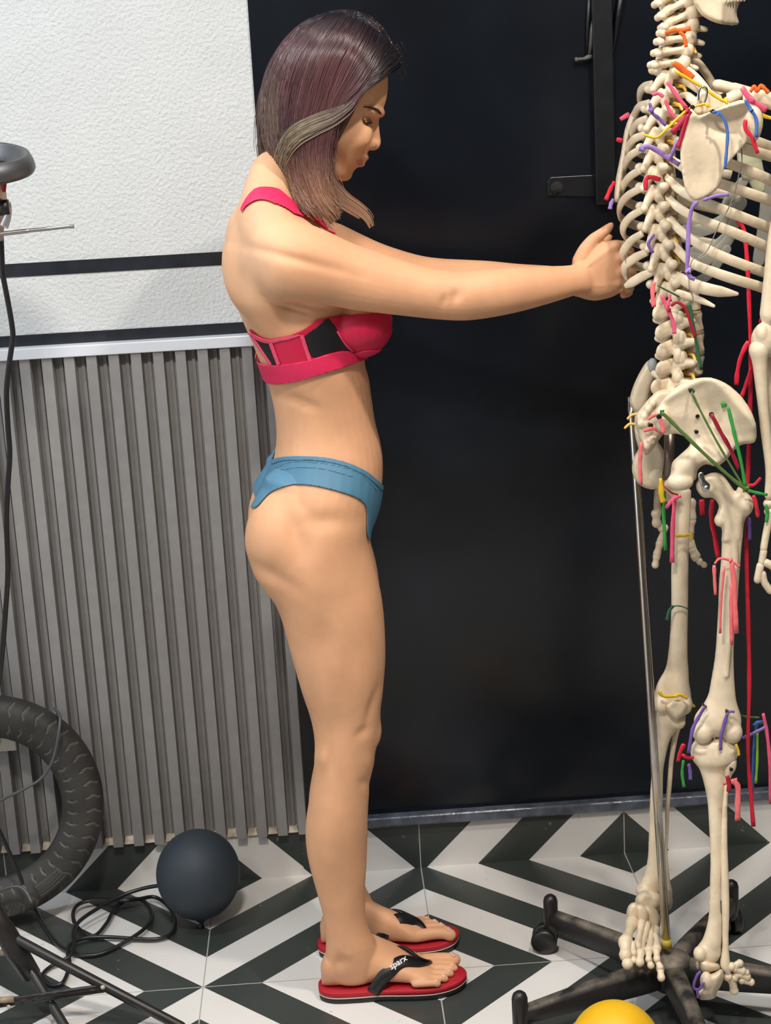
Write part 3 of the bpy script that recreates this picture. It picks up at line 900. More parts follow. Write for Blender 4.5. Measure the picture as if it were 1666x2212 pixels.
# ---- hair
OUTL = smooth_poly([(600,400),(577,335),(563,285),(560,225),(568,165),(594,108),(640,58),(690,32),(740,21),(790,30),(831,60),(860,102),(880,160),(890,270),(880,420),(840,560),(700,600),(610,500)], 3)
def dome(u, v):
    """how far the hair stands off the head's mid-plane at a pixel"""
    sd = max(0.0, float(poly_sd(np.array([[u, v]]), OUTL)[0]))
    t = min(sd/105, 1)
    return .101*sqrt(max(0, 1-(1-t)**2))
GUIDES = [
 [(700,33),(640,60),(599,112),(574,170),(566,230),(568,290),(580,335),(592,362)],
 [(712,30),(655,66),(612,130),(590,205),(588,285),(600,350),(612,400),(628,432)],
 [(728,28),(685,66),(643,130),(620,210),(616,290),(622,365),(642,425),(668,462)],
 [(745,28),(715,68),(680,130),(655,210),(642,290),(646,365),(668,430),(700,478)],
 [(765,34),(742,74),(708,135),(682,210),(666,285),(664,360),(688,432),(722,485)],
 [(790,46),(772,84),(742,140),(716,210),(695,280),(684,350),(700,425),(736,476)],
 [(814,64),(798,100),(768,150),(738,205),(714,262),(698,325),(698,400),(738,464)],
 [(838,92),(820,130),(790,178),(760,206),(735,237),(720,270),(709,320),(714,395)],
]
GN = 26
GR = np.array([np.array(spline(g, 6))[np.linspace(0, 42, GN).astype(int)] for g in GUIDES])
def hair_col(u, v, t, r):
    dark = np.array([.014, .011, .015]); burg = np.array([.070, .026, .028]); brn = np.array([.27, .150, .095]); ash = np.array([.20, .16, .105])
    root = np.clip((t-.08)/.24, 0, 1)
    # the front of the head keeps its dark roots longer
    if v < 200: root *= np.clip(1.2-(u-735)/110, .0, 1)
    c = dark*(1-root)+burg*root
    k = np.clip((v-320)/110, 0, 1)
    c = c*(1-k)+brn*k
    if u < 602 and v > 120: c = c*.7+ash*.3*np.clip((v-120)/120, 0, 1)
    return c*(.45+1.15*r)
hv = []; hf = []; hc = []
def strand(path, r0, colf, taper=.35, n=4):
    m = len(path); b = len(hv)
    P = [Vector(p) for p in path]
    for i in range(m):
        T = (P[min(i+1, m-1)]-P[max(i-1, 0)])
        T = T.normalized() if T.length > 1e-9 else Vector((0, 0, -1))
        A = T.cross(Vector((0, 1, 0))); A = A.normalized() if A.length > 1e-6 else Vector((1, 0, 0)); B = T.cross(A)
        t = i/(m-1); r = r0*(1-(1-taper)*max(0, (t-.6)/.4))
        c = colf(t, i)
        for j in range(n):
            a = 2*pi*j/n
            hv.append(P[i]+A*(r*1.5*cos(a))+B*(r*.8*sin(a))); hc.append(c)
    for i in range(m-1):
        for j in range(n):
            k = (j+1) % n; hf.append((b+i*n+j, b+i*n+k, b+(i+1)*n+k, b+(i+1)*n+j))
_dg = {}
def domeq(u, v):
    k = (int(u/4), int(v/4))
    if k not in _dg: _dg[k] = dome(k[0]*4+2, k[1]*4+2)
    return _dg[k]
_dg2 = {}
def domeq2(u, v):
    k = (int(u/1.5), int(v/1.5))
    if k not in _dg2: _dg2[k] = dome(k[0]*1.5+.75, k[1]*1.5+.75)
    return _dg2[k]
def make_strands(n, far, rad):
    for i in range(n):
        s = rng.random()*(len(GUIDES)-1)
        if rng.random() < .12: s = rng.random()*.8
        a = int(s); f = s-a; a2 = min(a+1, len(GUIDES)-1)
        q = GR[a]*(1-f)+GR[a2]*f
        L = int(GN*(1 - .22*rng.random()**2)); q = q[:max(L, 8)]
        t = np.linspace(0, 1, len(q))[:, None]
        ph = rng.random(2)*6.28
        q = q + (rng.normal(0, 9, 2)[None, :]*t*t) + np.stack([np.sin(t[:, 0]*(3+4*ph[1])+ph[0]), np.sin(t[:, 0]*4+ph[1])], 1)*(1.5+4*rng.random()**3)*t
        lift = rng.random()*.006
        bright = (.15+.5*rng.random()+.35*max(0, sin(s*19+1)+.4*sin(s*47)))*(1.9 if rng.random() < .07 else 1)
        P = []
        for (u, v) in q:
            d = domeq(u, v)+.0005+lift
            p = at(u, v, YM-d)
            if far: p = Vector((p.x, 2*YM-p.y, p.z))
            P.append(p)
        P.insert(0, Vector((P[0].x+.002, YM+(-1 if far else 1)*.030*rng.random(), P[0].z+.002)))
        strand(P, rad*(.7+.6*rng.random()), lambda tt, ii: hair_col(q[max(ii-1, 0)][0], q[max(ii-1, 0)][1], tt, bright))
make_strands(2300, False, .00062)
make_strands(900, True, .0009)
OB = np.array(spline([(850,100),(826,58),(790,31),(742,22),(690,33),(641,59),(597,110),(571,166),(563,228),(566,288),(580,338),(598,378)], 8))
CEN = np.array([712, 215])
for i in range(1300):
    a0 = rng.integers(0, 66); L = int(rng.integers(24, 60)); q = OB[a0:a0+L]
    if len(q) < 10: continue
    g0 = .93*rng.random(); g1 = min(.97, g0*(.85+.4*rng.random())+.04); far = rng.random() < .5
    ins = lambda g: 105*(1-sqrt(1-g*g))
    q = q+(CEN-q)/np.linalg.norm(CEN-q, axis=1)[:, None]*np.linspace(ins(g0), ins(g1), len(q))[:, None]
    br = .15+.8*rng.random()
    P = []
    for (u, v) in q:
        p = at(u, v, YM-domeq2(u, v)-.001)
        P.append(Vector((p.x, 2*YM-p.y, p.z)) if far else p)
    strand(P, .0009, lambda tt, ii: hair_col(q[ii][0], q[ii][1], np.clip((q[ii][1]-20)/260, 0, 1), br))
# ash lock swept back across the ear
LOCK = np.array(spline([(778,196),(756,226),(718,252),(676,270),(640,291),(616,320),(606,352),(612,388),(622,420)], 4))
for i in range(330):
    off = rng.normal(0, 1)*5.5; t = np.linspace(0, 1, len(LOCK))
    T = np.gradient(LOCK, axis=0); Nn = np.stack([-T[:, 1], T[:, 0]], 1)/np.linalg.norm(T, axis=1)[:, None]
    q = LOCK+Nn*(off*(.35+1.1*np.sin(np.clip(t*1.05, 0, 1)*pi))+rng.normal(0, 2)*t+2.2*np.sin(t*6+off))[:, None]
    s0 = int(rng.random()*9); e0 = len(q)-int(rng.random()*9); q = q[s0:e0]; t = t[s0:e0]
    br = .35+.85*rng.random(); lf = .006+.007*rng.random(); ash = rng.random() < .72
    P = [at(u, v, YM-domeq(u, v)-.003-.6*lf*sin(pi*min(1, max(0, tt)))) for (u, v), tt in zip(q, t)]
    def lc(tt, ii, t=t, br=br, ash=ash):
        k = np.clip((t[min(ii, len(t)-1)]-.12)*2.6, 0, 1)*(1 if ash else .35)
        return (np.array([.075, .028, .030])*(1-k)+np.array([.25, .205, .130])*k)*br
    strand(P, .00062, lc)
# front wisp falling past the chin, stray ends at the hairline
WISP = [(728,300),(714,350),(716,392),(740,426),(772,449),(796,470),(806,497)]
for i in range(90):
    w0 = np.array(spline(WISP, 4)); t = np.linspace(0, 1, len(w0))
    off = rng.normal(0, 1)*9
    q = w0+np.stack([off*(.25+.5*np.sin(t*pi))-6*(1-t), -off*(.5*t*(1-t)*2+.15)], 1)
    L = int(len(q)*(.62+.38*rng.random())); q = q[:L]
    br = .6+.7*rng.random()
    P = [at(u, v, YM-.092+.03*tt) for (u, v), tt in zip(q, t)]
    strand(P, .0009, lambda tt, ii: (np.array([.10, .05, .05])*(1-tt)+np.array([.40, .235, .15])*tt)*br)
for i in range(620):       # forehead hairline, black, swept back to the ear
    f = rng.random()
    a = np.array([826+40*f, 66+72*f]); b = np.array([808+24*f, 108+54*f]); c = np.array([783+8*f, 162+28*f]); d = np.array([764, 204+12*f])
    q = np.array(spline([a, b, c, d], 4))+rng.normal(0, 2.0, 2)
    lf0 = rng.random()
    for sgn in (1, -1):
        P = []
        for (u, v), tt in zip(q, np.linspace(0, 1, len(q))):
            p = at(u, v, YM-max(.003, domeq(u, v))-.0025-.002*lf0)
            P.append(p if sgn == 1 else Vector((p.x, 2*YM-p.y, p.z)))
        strand(P, .0008, lambda tt, ii: (np.array([.012, .010, .013])*(1-tt*.3)+np.array([.09, .045, .04])*tt**2.5)*(.6+.8*lf0))
for i in range(26):        # flyaway baby hairs
    u0, v0 = 852+rng.normal(0, 7), 110+rng.normal(0, 16)
    q = spline([(u0, v0), (u0+10, v0+16), (u0+16+rng.normal(0, 5), v0+34+rng.normal(0, 5))], 4)
    strand([at(u, v, YM-.004+rng.normal(0, .004)) for u, v in q], .00035, lambda tt, ii: np.array([.02, .015, .02]), n=3)
# under-layer so that no scalp shows
def under(poly, far):
    m2 = MB()
    pillow(m2, poly, YM, .010, edge=10, step=11, depth=lambda u, v: -max(.004, domeq(u, v)-.008), smoothk=3)
    if far: m2 = MB().add([Vector((p.x, 2*YM-p.y, p.z)) for p in m2.v], [tuple(reversed(f)) for f in m2.f])
    return m2
CAP = [(700,34),(742,24),(790,33),(829,63),(856,104),(866,138),(838,160),(806,180),(786,202),(766,240),(738,292),(716,340),(708,395),(734,452),(728,478),(700,472),(650,436),(612,396),(590,356),(572,318),(566,250),(573,175),(599,112),(645,60)]
for far in (False, True):
    m2 = under(CAP, far); b = len(hv)
    uvp = project(np.array([tuple((p.x, 2*YM-p.y, p.z)) if far else tuple(p) for p in m2.v]))
    hv += m2.v; hf += [tuple(i+b for i in f) for f in m2.f]
    hc += [hair_col(u, v, np.clip((v-30)/330, 0, 1), .12) for u, v in uvp]
# crown bridge between the two sides
mbt = MB().tube([at(852, 132, YM), at(828, 92, YM), at(788, 60, YM), at(742, 51, YM), at(694, 62, YM), at(650, 90, YM), at(618, 134, YM), at(600, 184, YM), at(595, 240, YM), at(600, 296, YM), at(610, 335, YM)],
                [.009, .012, .0145, .016, .0165, .017, .0175, .018, .018, .017, .012], 16, flat=3.3, flatdir=(0, 1, 0), round_ends=True)
b = len(hv); hv += mbt.v; hf += [tuple(i+b for i in f) for f in mbt.f]
hc += [hair_col(u, v, np.clip((v-30)/330, 0, 1), .15) for u, v in project(np.array([tuple(p) for p in mbt.v]))]
me_h = raw('hair', hv, hf)
me_h.attributes.new('tint', 'FLOAT_COLOR', 'POINT')
me_h.attributes['tint'].data.foreach_set('color', np.hstack([np.array(hc), np.ones((len(hc), 1))]).ravel())
m_hair = material('hair', (.1, .05, .05), .30, attr='tint', spec=.6)
ho = link('hair', me_h, m_hair, person)
ho['label'] = 'shoulder-length hair, black roots fading to burgundy and light brown ends'

# ---- flip-flops
m_red = material('red_foam', (.42, .006, .018), .6, noise_amt=.12, noise_scale=300, bump=.3, bump_scale=700, bump_dist=.0006)
m_whitefoam = material('white_foam', (.72, .64, .56), .6)
m_sole = material('black_rubber', (.012, .012, .012), .5, bump=.6, bump_scale=260, bump_dist=.002)
m_strapblk = material('strap_rubber', (.010, .010, .011), .42, bump=.2, bump_scale=500)
m_logo = material('logo_print', (.75, .73, .70), .5)
def flipflop(fx, fy, s, label, logo):
    out = [(-.012, 0), (-.008, -.018), (.012, -.031), (.05, -.034), (.09, -.034), (.13, -.041), (.165, -.0455), (.20, -.0415), (.226, -.028), (.237, -.006), (.234, .012), (.215, .030), (.18, .041), (.14, .040), (.09, .034), (.05, .034), (.012, .031), (-.008, .018)]
    out = smooth_poly([(x, y*s) for x, y in out], 4)
    if s < 0: out = out[::-1]
    def layer(name, z0, z1, ins, mat, par, lab=None):
        c = np.mean(out, 0); prof = [(z0, ins+.0012), (z0+.0008, ins), (z1-.0008, ins), (z1, ins+.0010)]
        rr = []
        for z, i_ in prof:
            rr.append([Vector((fx+c[0]+(x-c[0])*(1-i_/.12), fy+c[1]+(y-c[1])*(1-i_/.035), z+max(0, .006*((x-.19)/.05)**2 if x > .19 else 0)*.6)) for x, y in out])
        o = link(name, MB().rings(rr).mesh(name), mat, par)
        if lab: o['label'] = lab
        return o
    ff = layer('flip_flop', .0114, Z0, 0, m_red, person, label)
    layer('midsole', .0088, .0116, .0002, m_whitefoam, ff, 'thin white stripe of the sole')
    layer('outsole', .0, .0090, .0010, m_sole, ff, 'black outsole')
    # straps over the foot
    post = (fx+.1785, fy-s*.0170)
    def strap(o, ends, nm):
        """ribbon from the post over the foot to the edge of the sole; o = side in y"""
        pth = [(post[0], post[1], Z0+.0155)]
        for x, y in ends[:-1]:
            yy = fy+o*y; zt = top_z(fx+x, fy+o*min(y, .021), .2)
            pth.append((fx+x, yy, zt+.0020 if y <= .021 else Z0+(zt-Z0)*.62))
        x, y = ends[-1]; pth.append((fx+x, fy+o*y, Z0-.002))
        P = [Vector(p) for p in spline(pth, 7)]; n = len(P)
        wd = np.interp(np.linspace(0, 1, n), [0, .12, .3, .7, 1], [.0045, .0085, .0112, .0118, .0110])
        rr = []
        for i, p in enumerate(P):
            T = (P[min(i+1, n-1)]-P[max(i-1, 0)]).normalized()
            nrm = Vector((.004, (p.y-fy)*1.2, max(.012, p.z-Z0-.004)))
            nrm = (nrm-T*nrm.dot(T)).normalized(); B = T.cross(nrm)
            rr.append([p+B*(wd[i]*cx)+nrm*(.0017*cz) for cx, cz in ((-1, -.6), (-.9, .8), (0, 1.25), (.9, .8), (1, -.6), (0, -1))])
        link(nm, MB().rings(rr).mesh(), m_strapblk, ff)
        return P, rr
    P1, R1 = strap(s, [(.158, .004), (.130, .017), (.104, .0300), (.078, .0345)], 'strap')
    P2, R2 = strap(-s, [(.160, .010), (.136, .0205), (.112, .0305), (.090, .0345)], 'strap')
    link('toe_post', MB().tube([(post[0]+.002, post[1], Z0-.002), (post[0]+.002, post[1], Z0+.010), (post[0]-.002, post[1], Z0+.017)], [.003, .003, .0045], 10, round_ends=True).mesh(), m_strapblk, ff)
    if logo:
        cu = bpy.data.curves.new('logo', 'FONT'); cu.body = 'sparx'; cu.size = .0150; cu.extrude = .0002; cu.align_x = 'CENTER'; cu.align_y = 'CENTER'; cu.shear = .15; cu.offset = .0002
        to = bpy.data.objects.new('logo_tmp', cu); COL.objects.link(to)
        dg = bpy.context.evaluated_depsgraph_get()
        tm = bpy.data.meshes.new_from_object(to.evaluated_get(dg)); bpy.data.objects.remove(to)
        i = int(len(P1)*.58); 
        X = (P1[i-3]-P1[i+3]).normalized(); rr = R1[i]
        Y = (rr[0]-rr[4]); Y = (Y-X*Y.dot(X)).normalized()
        if Y.z < 0: Y = -Y
        Z = X.cross(Y); c = rr[2]
        if Z.y > 0: Z = -Z
        side = (rr[1]+rr[2]+rr[3])/3
        for v in tm.vertices:
            q = Vector(v.co); v.co = side+X*q.x+Y*q.y+Z*(q.z+.0009)
        lo = link('logo', tm, m_logo, ff, smooth=False); lo['label'] = 'pale printed logo reading sparx'
    return ff
flipflop(FXR, -.4555, -1, 'red flip-flop nearer the camera, black straps with a printed logo', True)
flipflop(FXL, -.3125, 1, 'red flip-flop on the far foot', False)
# ================================================================= SKELETON
m_bone = material('bone_plastic', (.72, .60, .43), .42, noise_amt=.10, noise_scale=38, bump=.3, bump_scale=120, bump_dist=.002)
m_disc = material('disc_plastic', (.42, .30, .16), .45)
m_nerve = material('nerve_plastic', (.72, .44, .08), .4)
m_steel = material('bright_steel', (.55, .55, .55), .22, 1.0)
m_screw = material('dark_screw', (.05, .045, .04), .35, .8)
skel = thing('skeleton_model', 'cream life-size teaching skeleton hung with coloured ribbons, standing right of the woman', 'skeleton', (.40, -.50, 0))
FW = Vector((.82, .572, 0)); RD = Vector((.572, -.82, 0)); UP = Vector((0, 0, 1))
YS = -.50
def bone(name, mb, voxel=None, label=None, mat=None, smooth=3, parent=None):
    me = fuse(mb, voxel, smooth, .5, name) if voxel else mb.mesh(name)
    o = link(name, me, mat or m_bone, parent or skel)
    if label: o['label'] = label
    return o
# ---- vertebrae: three kinds, copied along the spine
def vert_mesh(kind):
    L = lambda f, r, z: FW*f+RD*r+UP*z
    m = MB()
    def oval(f, ra, rb, z0, z1, waist):
        rr = []
        for t in np.linspace(0, 1, 7):
            k = 1-waist*sin(pi*t)
            if t in (0, 1): k *= .94
            rr.append([L(f+ra*k*cos(2*pi*j/20), rb*k*sin(2*pi*j/20), z0+(z1-z0)*t) for j in range(20)])
        m.rings(rr)
    T = lambda a, b, r0, r1, fl=1.0, fd=None: m.tube([L(*a), (L(*a)+L(*b))/2, L(*b)], [r0, (r0+r1)/2, r1], 10, flat=fl, flatdir=fd, round_ends=True)
    if kind == 'cervical':
        oval(.013, .0100, .0130, -.0070, .0070, .10)
        for s in (-1, 1):
            T((.008, s*.010, 0), (-.004, s*.018, .000), .0058, .0068)
            T((-.004, s*.017, .001), (-.020, s*.005, -.004), .0066, .0052, .8, UP)
            m.ball(L(-.003, s*.019, .001), .0082, .0076, .0108)
            T((.008, s*.014, -.001), (.014, s*.025, -.003), .0045, .0036)
        T((-.014, 0, -.003), (-.037, 0, -.008), .0068, .0050, .8)
        for s in (-1, 1): m.ball(L(-.037, s*.0040, -.0095), .0048)
    elif kind == 'thoracic':
        oval(.016, .0138, .0148, -.0110, .0110, .12)
        for s in (-1, 1):
            T((.008, s*.010, .003), (-.008, s*.013, .003), .0068, .0062)
            T((-.008, s*.012, .004), (-.017, s*.023, .006), .0080, .0062)
            m.ball(L(-.017, s*.024, .0065), .0078, .0072, .0072)
            T((-.008, s*.013, .004), (-.018, 0, -.004), .0086, .0088, .7, FW)
            m.ball(L(-.012, s*.009, -.009), .0075, .006, .0095); m.ball(L(-.010, s*.011, .012), .0060, .005, .008)
        T((-.016, 0, .001), (-.035, 0, -.023), .0094, .0048, .8, RD)
        m.ball(L(-.035, 0, -.024), .0056)
    else:
        oval(.024, .0190, .0225, -.0135, .0135, .13)
        for s in (-1, 1):
            T((.010, s*.012, .004), (-.010, s*.015, .003), .0086, .0082)
            T((-.006, s*.014, .004), (-.010, s*.036, .008), .0075, .0058)
            T((-.010, s*.014, .003), (-.018, 0, -.004), .0092, .0088, .8, FW)
            m.ball(L(-.014, s*.016, .013), .0080, .0065, .011); m.ball(L(-.017, s*.012, -.015), .0085, .0070, .012)
        T((-.016, 0, -.001), (-.039, 0, -.005), .0125, .0130, .46, RD)
        m.ball(L(-.041, 0, -.006), .0060, .0060, .0125)
    return fuse(m, .0013, 3, .5, 'vertebra')
VM = {k: vert_mesh(k) for k in ('cervical', 'thoracic', 'lumbar')}
VM['cervical'].materials.append(m_bone); VM['thoracic'].materials.append(m_bone); VM['lumbar'].materials.append(m_bone)
for k in VM: VM[k].polygons.foreach_set('use_smooth', [True]*len(VM[k].polygons))
SP = [(1460,-18,'cervical'),(1466,8,'cervical'),(1474,34,'cervical'),(1475,58,'cervical'),(1470,83,'cervical'),(1464,109,'cervical'),(1457,135,'cervical')]
SP += [(u, v, 'thoracic') for u, v in [(1449,166),(1441,206),(1434,247),(1429,288),(1426,329),(1425,370),(1426,411),(1428,452),(1432,494),(1438,535),(1446,577),(1453,617)]]
SP += [(u, v, 'lumbar') for u, v in [(1461,658),(1467,701),(1470,744),(1469,787),(1459,829)]]
for i, (u, v, k) in enumerate(SP):
    o = bpy.data.objects.new('vertebra', VM[k]); COL.objects.link(o); o.parent = skel
    p = at(u, v, YS)
    o.location = p-Vector(skel.location)
    d = at(*SP[max(i-1, 0)][:2], YS)-at(*SP[min(i+1, len(SP)-1)][:2], YS)
    o.rotation_euler = (0, math.atan2(d.x, d.z)*.8, 0)
    sc = {'cervical': 1.16, 'thoracic': .92+.012*(i-7), 'lumbar': 1.0}[k]
    o.scale = (sc, sc, sc)
    # disc below
    if i < len(SP)-1:
        q = (p+at(*SP[i+1][:2], YS))/2
        f, ra, rb, h = {'cervical': (.013, .0088, .0115, .0035), 'thoracic': (.016, .0125, .0135, .0042), 'lumbar': (.024, .0178, .021, .0042)}[k]
        mb = MB().rings([[q+FW*(f+ra*kk*cos(2*pi*j/20))+RD*(rb*kk*sin(2*pi*j/20))+UP*z for j in range(20)] for z, kk in ((-h, .96), (-h*.4, 1.02), (h*.4, 1.02), (h, .96))])
        link('disc', mb.mesh(), m_disc, skel)
    if k != 'cervical' or i % 2 == 0:      # nerve root
        a = p+FW*.004+RD*.012-UP*.012
        link('nerve', MB().tube([a-RD*.004, a+RD*.010-UP*.003, a+RD*.016-FW*.003-UP*.009], [.0034, .003, .0022], 8, round_ends=True).mesh(), m_nerve, skel)
# ---- ribs
RIB_Y = [(0, 0), (14, -.016), (30, -.034), (60, -.050), (100, -.060), (150, -.062), (210, -.050), (260, -.025), (310, .015)]
def rib_y(du): return YS+float(np.interp(du, [a for a, _ in RIB_Y], [b for _, b in RIB_Y]))
RR = [[(1458,147),(1482,152),(1505,172),(1530,205),(1548,236)],
      [(1463,179),(1485,177),(1516,195),(1547,216),(1590,250)],
      [(1462,212),(1484,207),(1510,228),(1560,268),(1620,300),(1666,318),(1705,335)],
      [(1458,251),(1485,262),(1530,290),(1598,318),(1666,338),(1705,352)],
      [(1450,294),(1478,312),(1520,335),(1583,356),(1640,378),(1666,390),(1705,408)],
      [(1436,331),(1462,352),(1500,375),(1562,398),(1620,418),(1666,434),(1705,452)],
      [(1429,367),(1452,394),(1478,416),(1524,438),(1590,464),(1666,494),(1710,515)],
      [(1430,405),(1456,440),(1496,466),(1572,497),(1620,517),(1666,538),(1715,560)],
      [(1432,450),(1460,488),(1496,518),(1540,545),(1600,570),(1666,594),(1720,618)],
      [(1438,498),(1457,530),(1494,567),(1540,587),(1590,604),(1640,619),(1690,636)],
      [(1440,570),(1456,591),(1476,604),(1505,618),(1540,627),(1570,632),(1592,635)],
      [(1466,633),(1478,637),(1500,644),(1522,652),(1542,661)]]
for i, r in enumerate(RR):
    u0 = r[0][0]
    q = spline([(u, v, rib_y((u-u0)*(1 if i > 1 else .8)) if i < 11 else YS-.036-(u-u0)*.0003) for u, v in r], 6)
    P = [at(*x) for x in q]; n = len(P); t = np.linspace(0, 1, n)
    wid = .0078 if i < 10 else .0082
    rad = np.interp(t, [0, .08, .2, .6, 1], [.0048, .0052, .0064, wid, wid*(1 if i < 10 else .34)])
    if i == 10: rad = np.interp(t, [0, .15, .5, .75, 1], [.0048, .0066, .0098, .0085, .003])
    if i == 11: rad = np.interp(t, [0, .3, .7, 1], [.0055, .0062, .0050, .0025])
    bone('rib', MB().tube(P, rad, 14, flat=.45, flatdir=Vector((.1, -1, -.25)), round_ends=True))
LR = [[(1410,181,-.50),(1392,188,-.47),(1382,205,-.44),(1388,230,-.40),(1430,250,-.36),(1490,262,-.34)],
      [(1404,222,-.505),(1380,232,-.475),(1370,258,-.435),(1376,286,-.395),(1420,305,-.34),(1500,322,-.31),(1560,335,-.31)],
      [(1398,256,-.505),(1376,268,-.475),(1363,294,-.435),(1368,320,-.395),(1410,340,-.34),(1500,362,-.30),(1580,378,-.30)],
      [(1394,290,-.505),(1368,303,-.475),(1354,330,-.435),(1360,354,-.395),(1410,378,-.34),(1500,405,-.29),(1600,428,-.30)],
      [(1386,322,-.505),(1361,338,-.475),(1348,364,-.435),(1356,390,-.39),(1400,412,-.34),(1480,436,-.29),(1580,460,-.29)],
      [(1384,367,-.505),(1360,383,-.475),(1344,409,-.435),(1350,432,-.39),(1392,452,-.34),(1470,474,-.29),(1570,496,-.29)],
      [(1389,405,-.505),(1358,422,-.475),(1339,447,-.435),(1344,473,-.39),(1385,490,-.34),(1460,510,-.29),(1560,530,-.29)],
      [(1388,453,-.505),(1361,470,-.482),(1346,494,-.462),(1356,517,-.440),(1398,532,-.40),(1460,548,-.33),(1540,562,-.29)],
      [(1388,504,-.505),(1362,522,-.482),(1345,549,-.462),(1356,567,-.442),(1396,580,-.405),(1440,590,-.36)],
      [(1398,545,-.505),(1376,555,-.482),(1353,572,-.466),(1349,588,-.456),(1354,606,-.450)],
      [(1416,585,-.505),(1388,597,-.488),(1366,610,-.478),(1350,619,-.470)]]
for i, r in enumerate(LR):
    P = px_path(r, k=7); t = np.linspace(0, 1, len(P))
    tip = 1 if i < 9 else .45
    rad = np.interp(t, [0, .12, .3, .7, 1], [.0052, .0060, .0072, .0075, .0075*tip])
    # the flat of the rib turns with the cage
    C = Vector(at(1450, r[0][1]+40, -.41)); mb = MB(); rr = []
    for j, p in enumerate(P):
        T = (P[min(j+1, len(P)-1)]-P[max(j-1, 0)]).normalized()
        out = Vector((p.x-C.x, p.y-C.y, 0)); out = (out-T*out.dot(T)).normalized(); B = T.cross(out)
        rr.append([p+out*(rad[j]*.5*cos(2*pi*a/12))+B*(rad[j]*sin(2*pi*a/12)) for a in range(12)])
    mb.rings(rr)
    bone('rib', mb)
# translucent costal cartilage
m_cart = bpy.data.materials.new('cartilage_plastic'); m_cart.use_nodes = True
_b = m_cart.node_tree.nodes['Principled BSDF']; _b.inputs['Base Color'].default_value = (.62, .60, .52, 1)
_b.inputs['Roughness'].default_value = .35; _b.inputs['Alpha'].default_value = .45
for r, wd in (([(1478,500),(1516,497),(1560,478),(1600,440)], 15), ([(1500,545),(1545,533),(1580,500),(1590,462)], 14), ([(1492,573),(1530,560),(1566,528),(1584,500)], 13),
          ([(1505,610),(1535,590),(1556,560),(1570,540)], 11), ([(1570,440),(1590,410),(1606,392)], 12), ([(1640,560),(1652,480),(1660,400)], 16)):
    P = px_path(r, -.34); bone('cartilage', MB().tube(P, wd/1330, 10, flat=.2, flatdir=Vector((.3, -1, 0)), round_ends=True), mat=m_cart)
m_pale = material('pale_green_plastic', (.50, .50, .33), .45)
bone('cartilage', MB().tube(px_path([(1620,330),(1622,352),(1628,380),(1640,405)], -.40), [.020]*6+[.018]*7+[.010]*6, 12, flat=.3, flatdir=Vector((0, -1, 0)), round_ends=True), mat=m_pale, label='pale green plastic cartilage')
# ---- shoulder blades, collar bones, jaw
SCAP = [(1493,233),(1484,256),(1474,299),(1469,328),(1472,371),(1479,405),(1488,424),(1498,433),(1511,433),(1531,424),(1550,409),(1559,395),(1563,371),(1575,353),(1595,330),(1616,306),(1627,291),(1631,276),(1628,256),(1622,238),(1614,222),(1603,214),(1580,221),(1551,234),(1522,245),(1508,248)]
def segd(u, v, a, b):
    a = np.array(a, float); b = np.array(b, float); p = np.array([u, v]); t = np.clip(((p-a) @ (b-a))/((b-a) @ (b-a)), 0, 1)
    q = a+t*(b-a); return np.hypot(*(p-q)), t
def sc_depth(u, v):
    d, t = segd(u, v, (1490, 250), (1612, 220))
    ridge = -.004-.020*t
    y = ridge*math.exp(-(d/15)**2)
    y += .009*math.exp(-(((u-1560)/42)**2+((v-268)/26)**2))       # hollow below the ridge
    y += .004*math.exp(-(((u-1510)/24)**2+((v-380)/30)**2))
    d2, t2 = segd(u, v, (1562, 385), (1630, 280)); y -= .004*math.exp(-(d2/9)**2)
    return y + (u-1550)*.00012
mb = MB(); pillow(mb, SCAP, -.598, .0085, edge=7, step=4.5, depth=sc_depth)
pillow(mb, [(1497,226),(1511,198),(1531,200),(1553,222),(1560,234),(1520,250),(1500,246)], -.588, .006, edge=6, step=5)
mb.ball(at(1624, 262, -.588), .016, .018, .030)
sc = bone('scapula', mb, .0019, smooth=2)
mb = MB(); pillow(mb, [(1386,222),(1366,240),(1350,280),(1342,330),(1331,385),(1327,430),(1333,437),(1342,431),(1350,390),(1355,340),(1364,290),(1380,250)], -.425, .05, edge=12, step=5)
bone('scapula', mb)
bone('clavicle', MB().tube(px_path([(1486,152),(1500,132),(1520,150),(1539,179),(1560,210)], -.47), [.0085]+[.0078]*5+[.006]*19, 14, round_ends=True))
bone('clavicle', MB().tube(px_path([(1551,184),(1575,190),(1604,198),(1635,207)], -.52), [.0085]*8+[.0095]*11, 14, round_ends=True))
mb = MB(); mb.tube(px_path([(1560,218),(1575,214),(1592,205)], -.55), .009, 12, round_ends=True); mb.tube(px_path([(1622,212),(1645,212),(1675,222)], -.57), [.012]*13, 12, flat=.6, round_ends=True)
bone('acromion', mb, .002)
mb = MB(); pillow(mb, [(1496,-45),(1497,0),(1502,14),(1516,33),(1537,46),(1560,53),(1582,56),(1594,54),(1597,46),(1592,30),(1596,14),(1602,2),(1608,-12),(1570,-6),(1545,-14),(1530,-45)], -.545, .020, edge=10, step=5, depth=lambda u, v: max(0, (u-1560))*.0012)
for k in range(7): mb.tube([at(1566+k*7, 4-k*.7, -.548+k*.006), at(1567+k*7, -14, -.548+k*.006)], [.0030, .0024], 8, round_ends=True)
bone('mandible', mb, .0018)
mb = MB(); c = at(1530, -190, -.50)
mb.ball(c, .095, .075, .080, 28, 18); mb.ball(c+Vector((.055, .03, -.055)), .045, .045, .055); mb.tube([c+Vector((-.02, -.06, -.06)), c+Vector((.06, -.045, -.062))], .010, 10, round_ends=True)
mb.ball(c+Vector((.07, .045, -.09)), .028, .032, .028)
bone('skull', mb, .004)
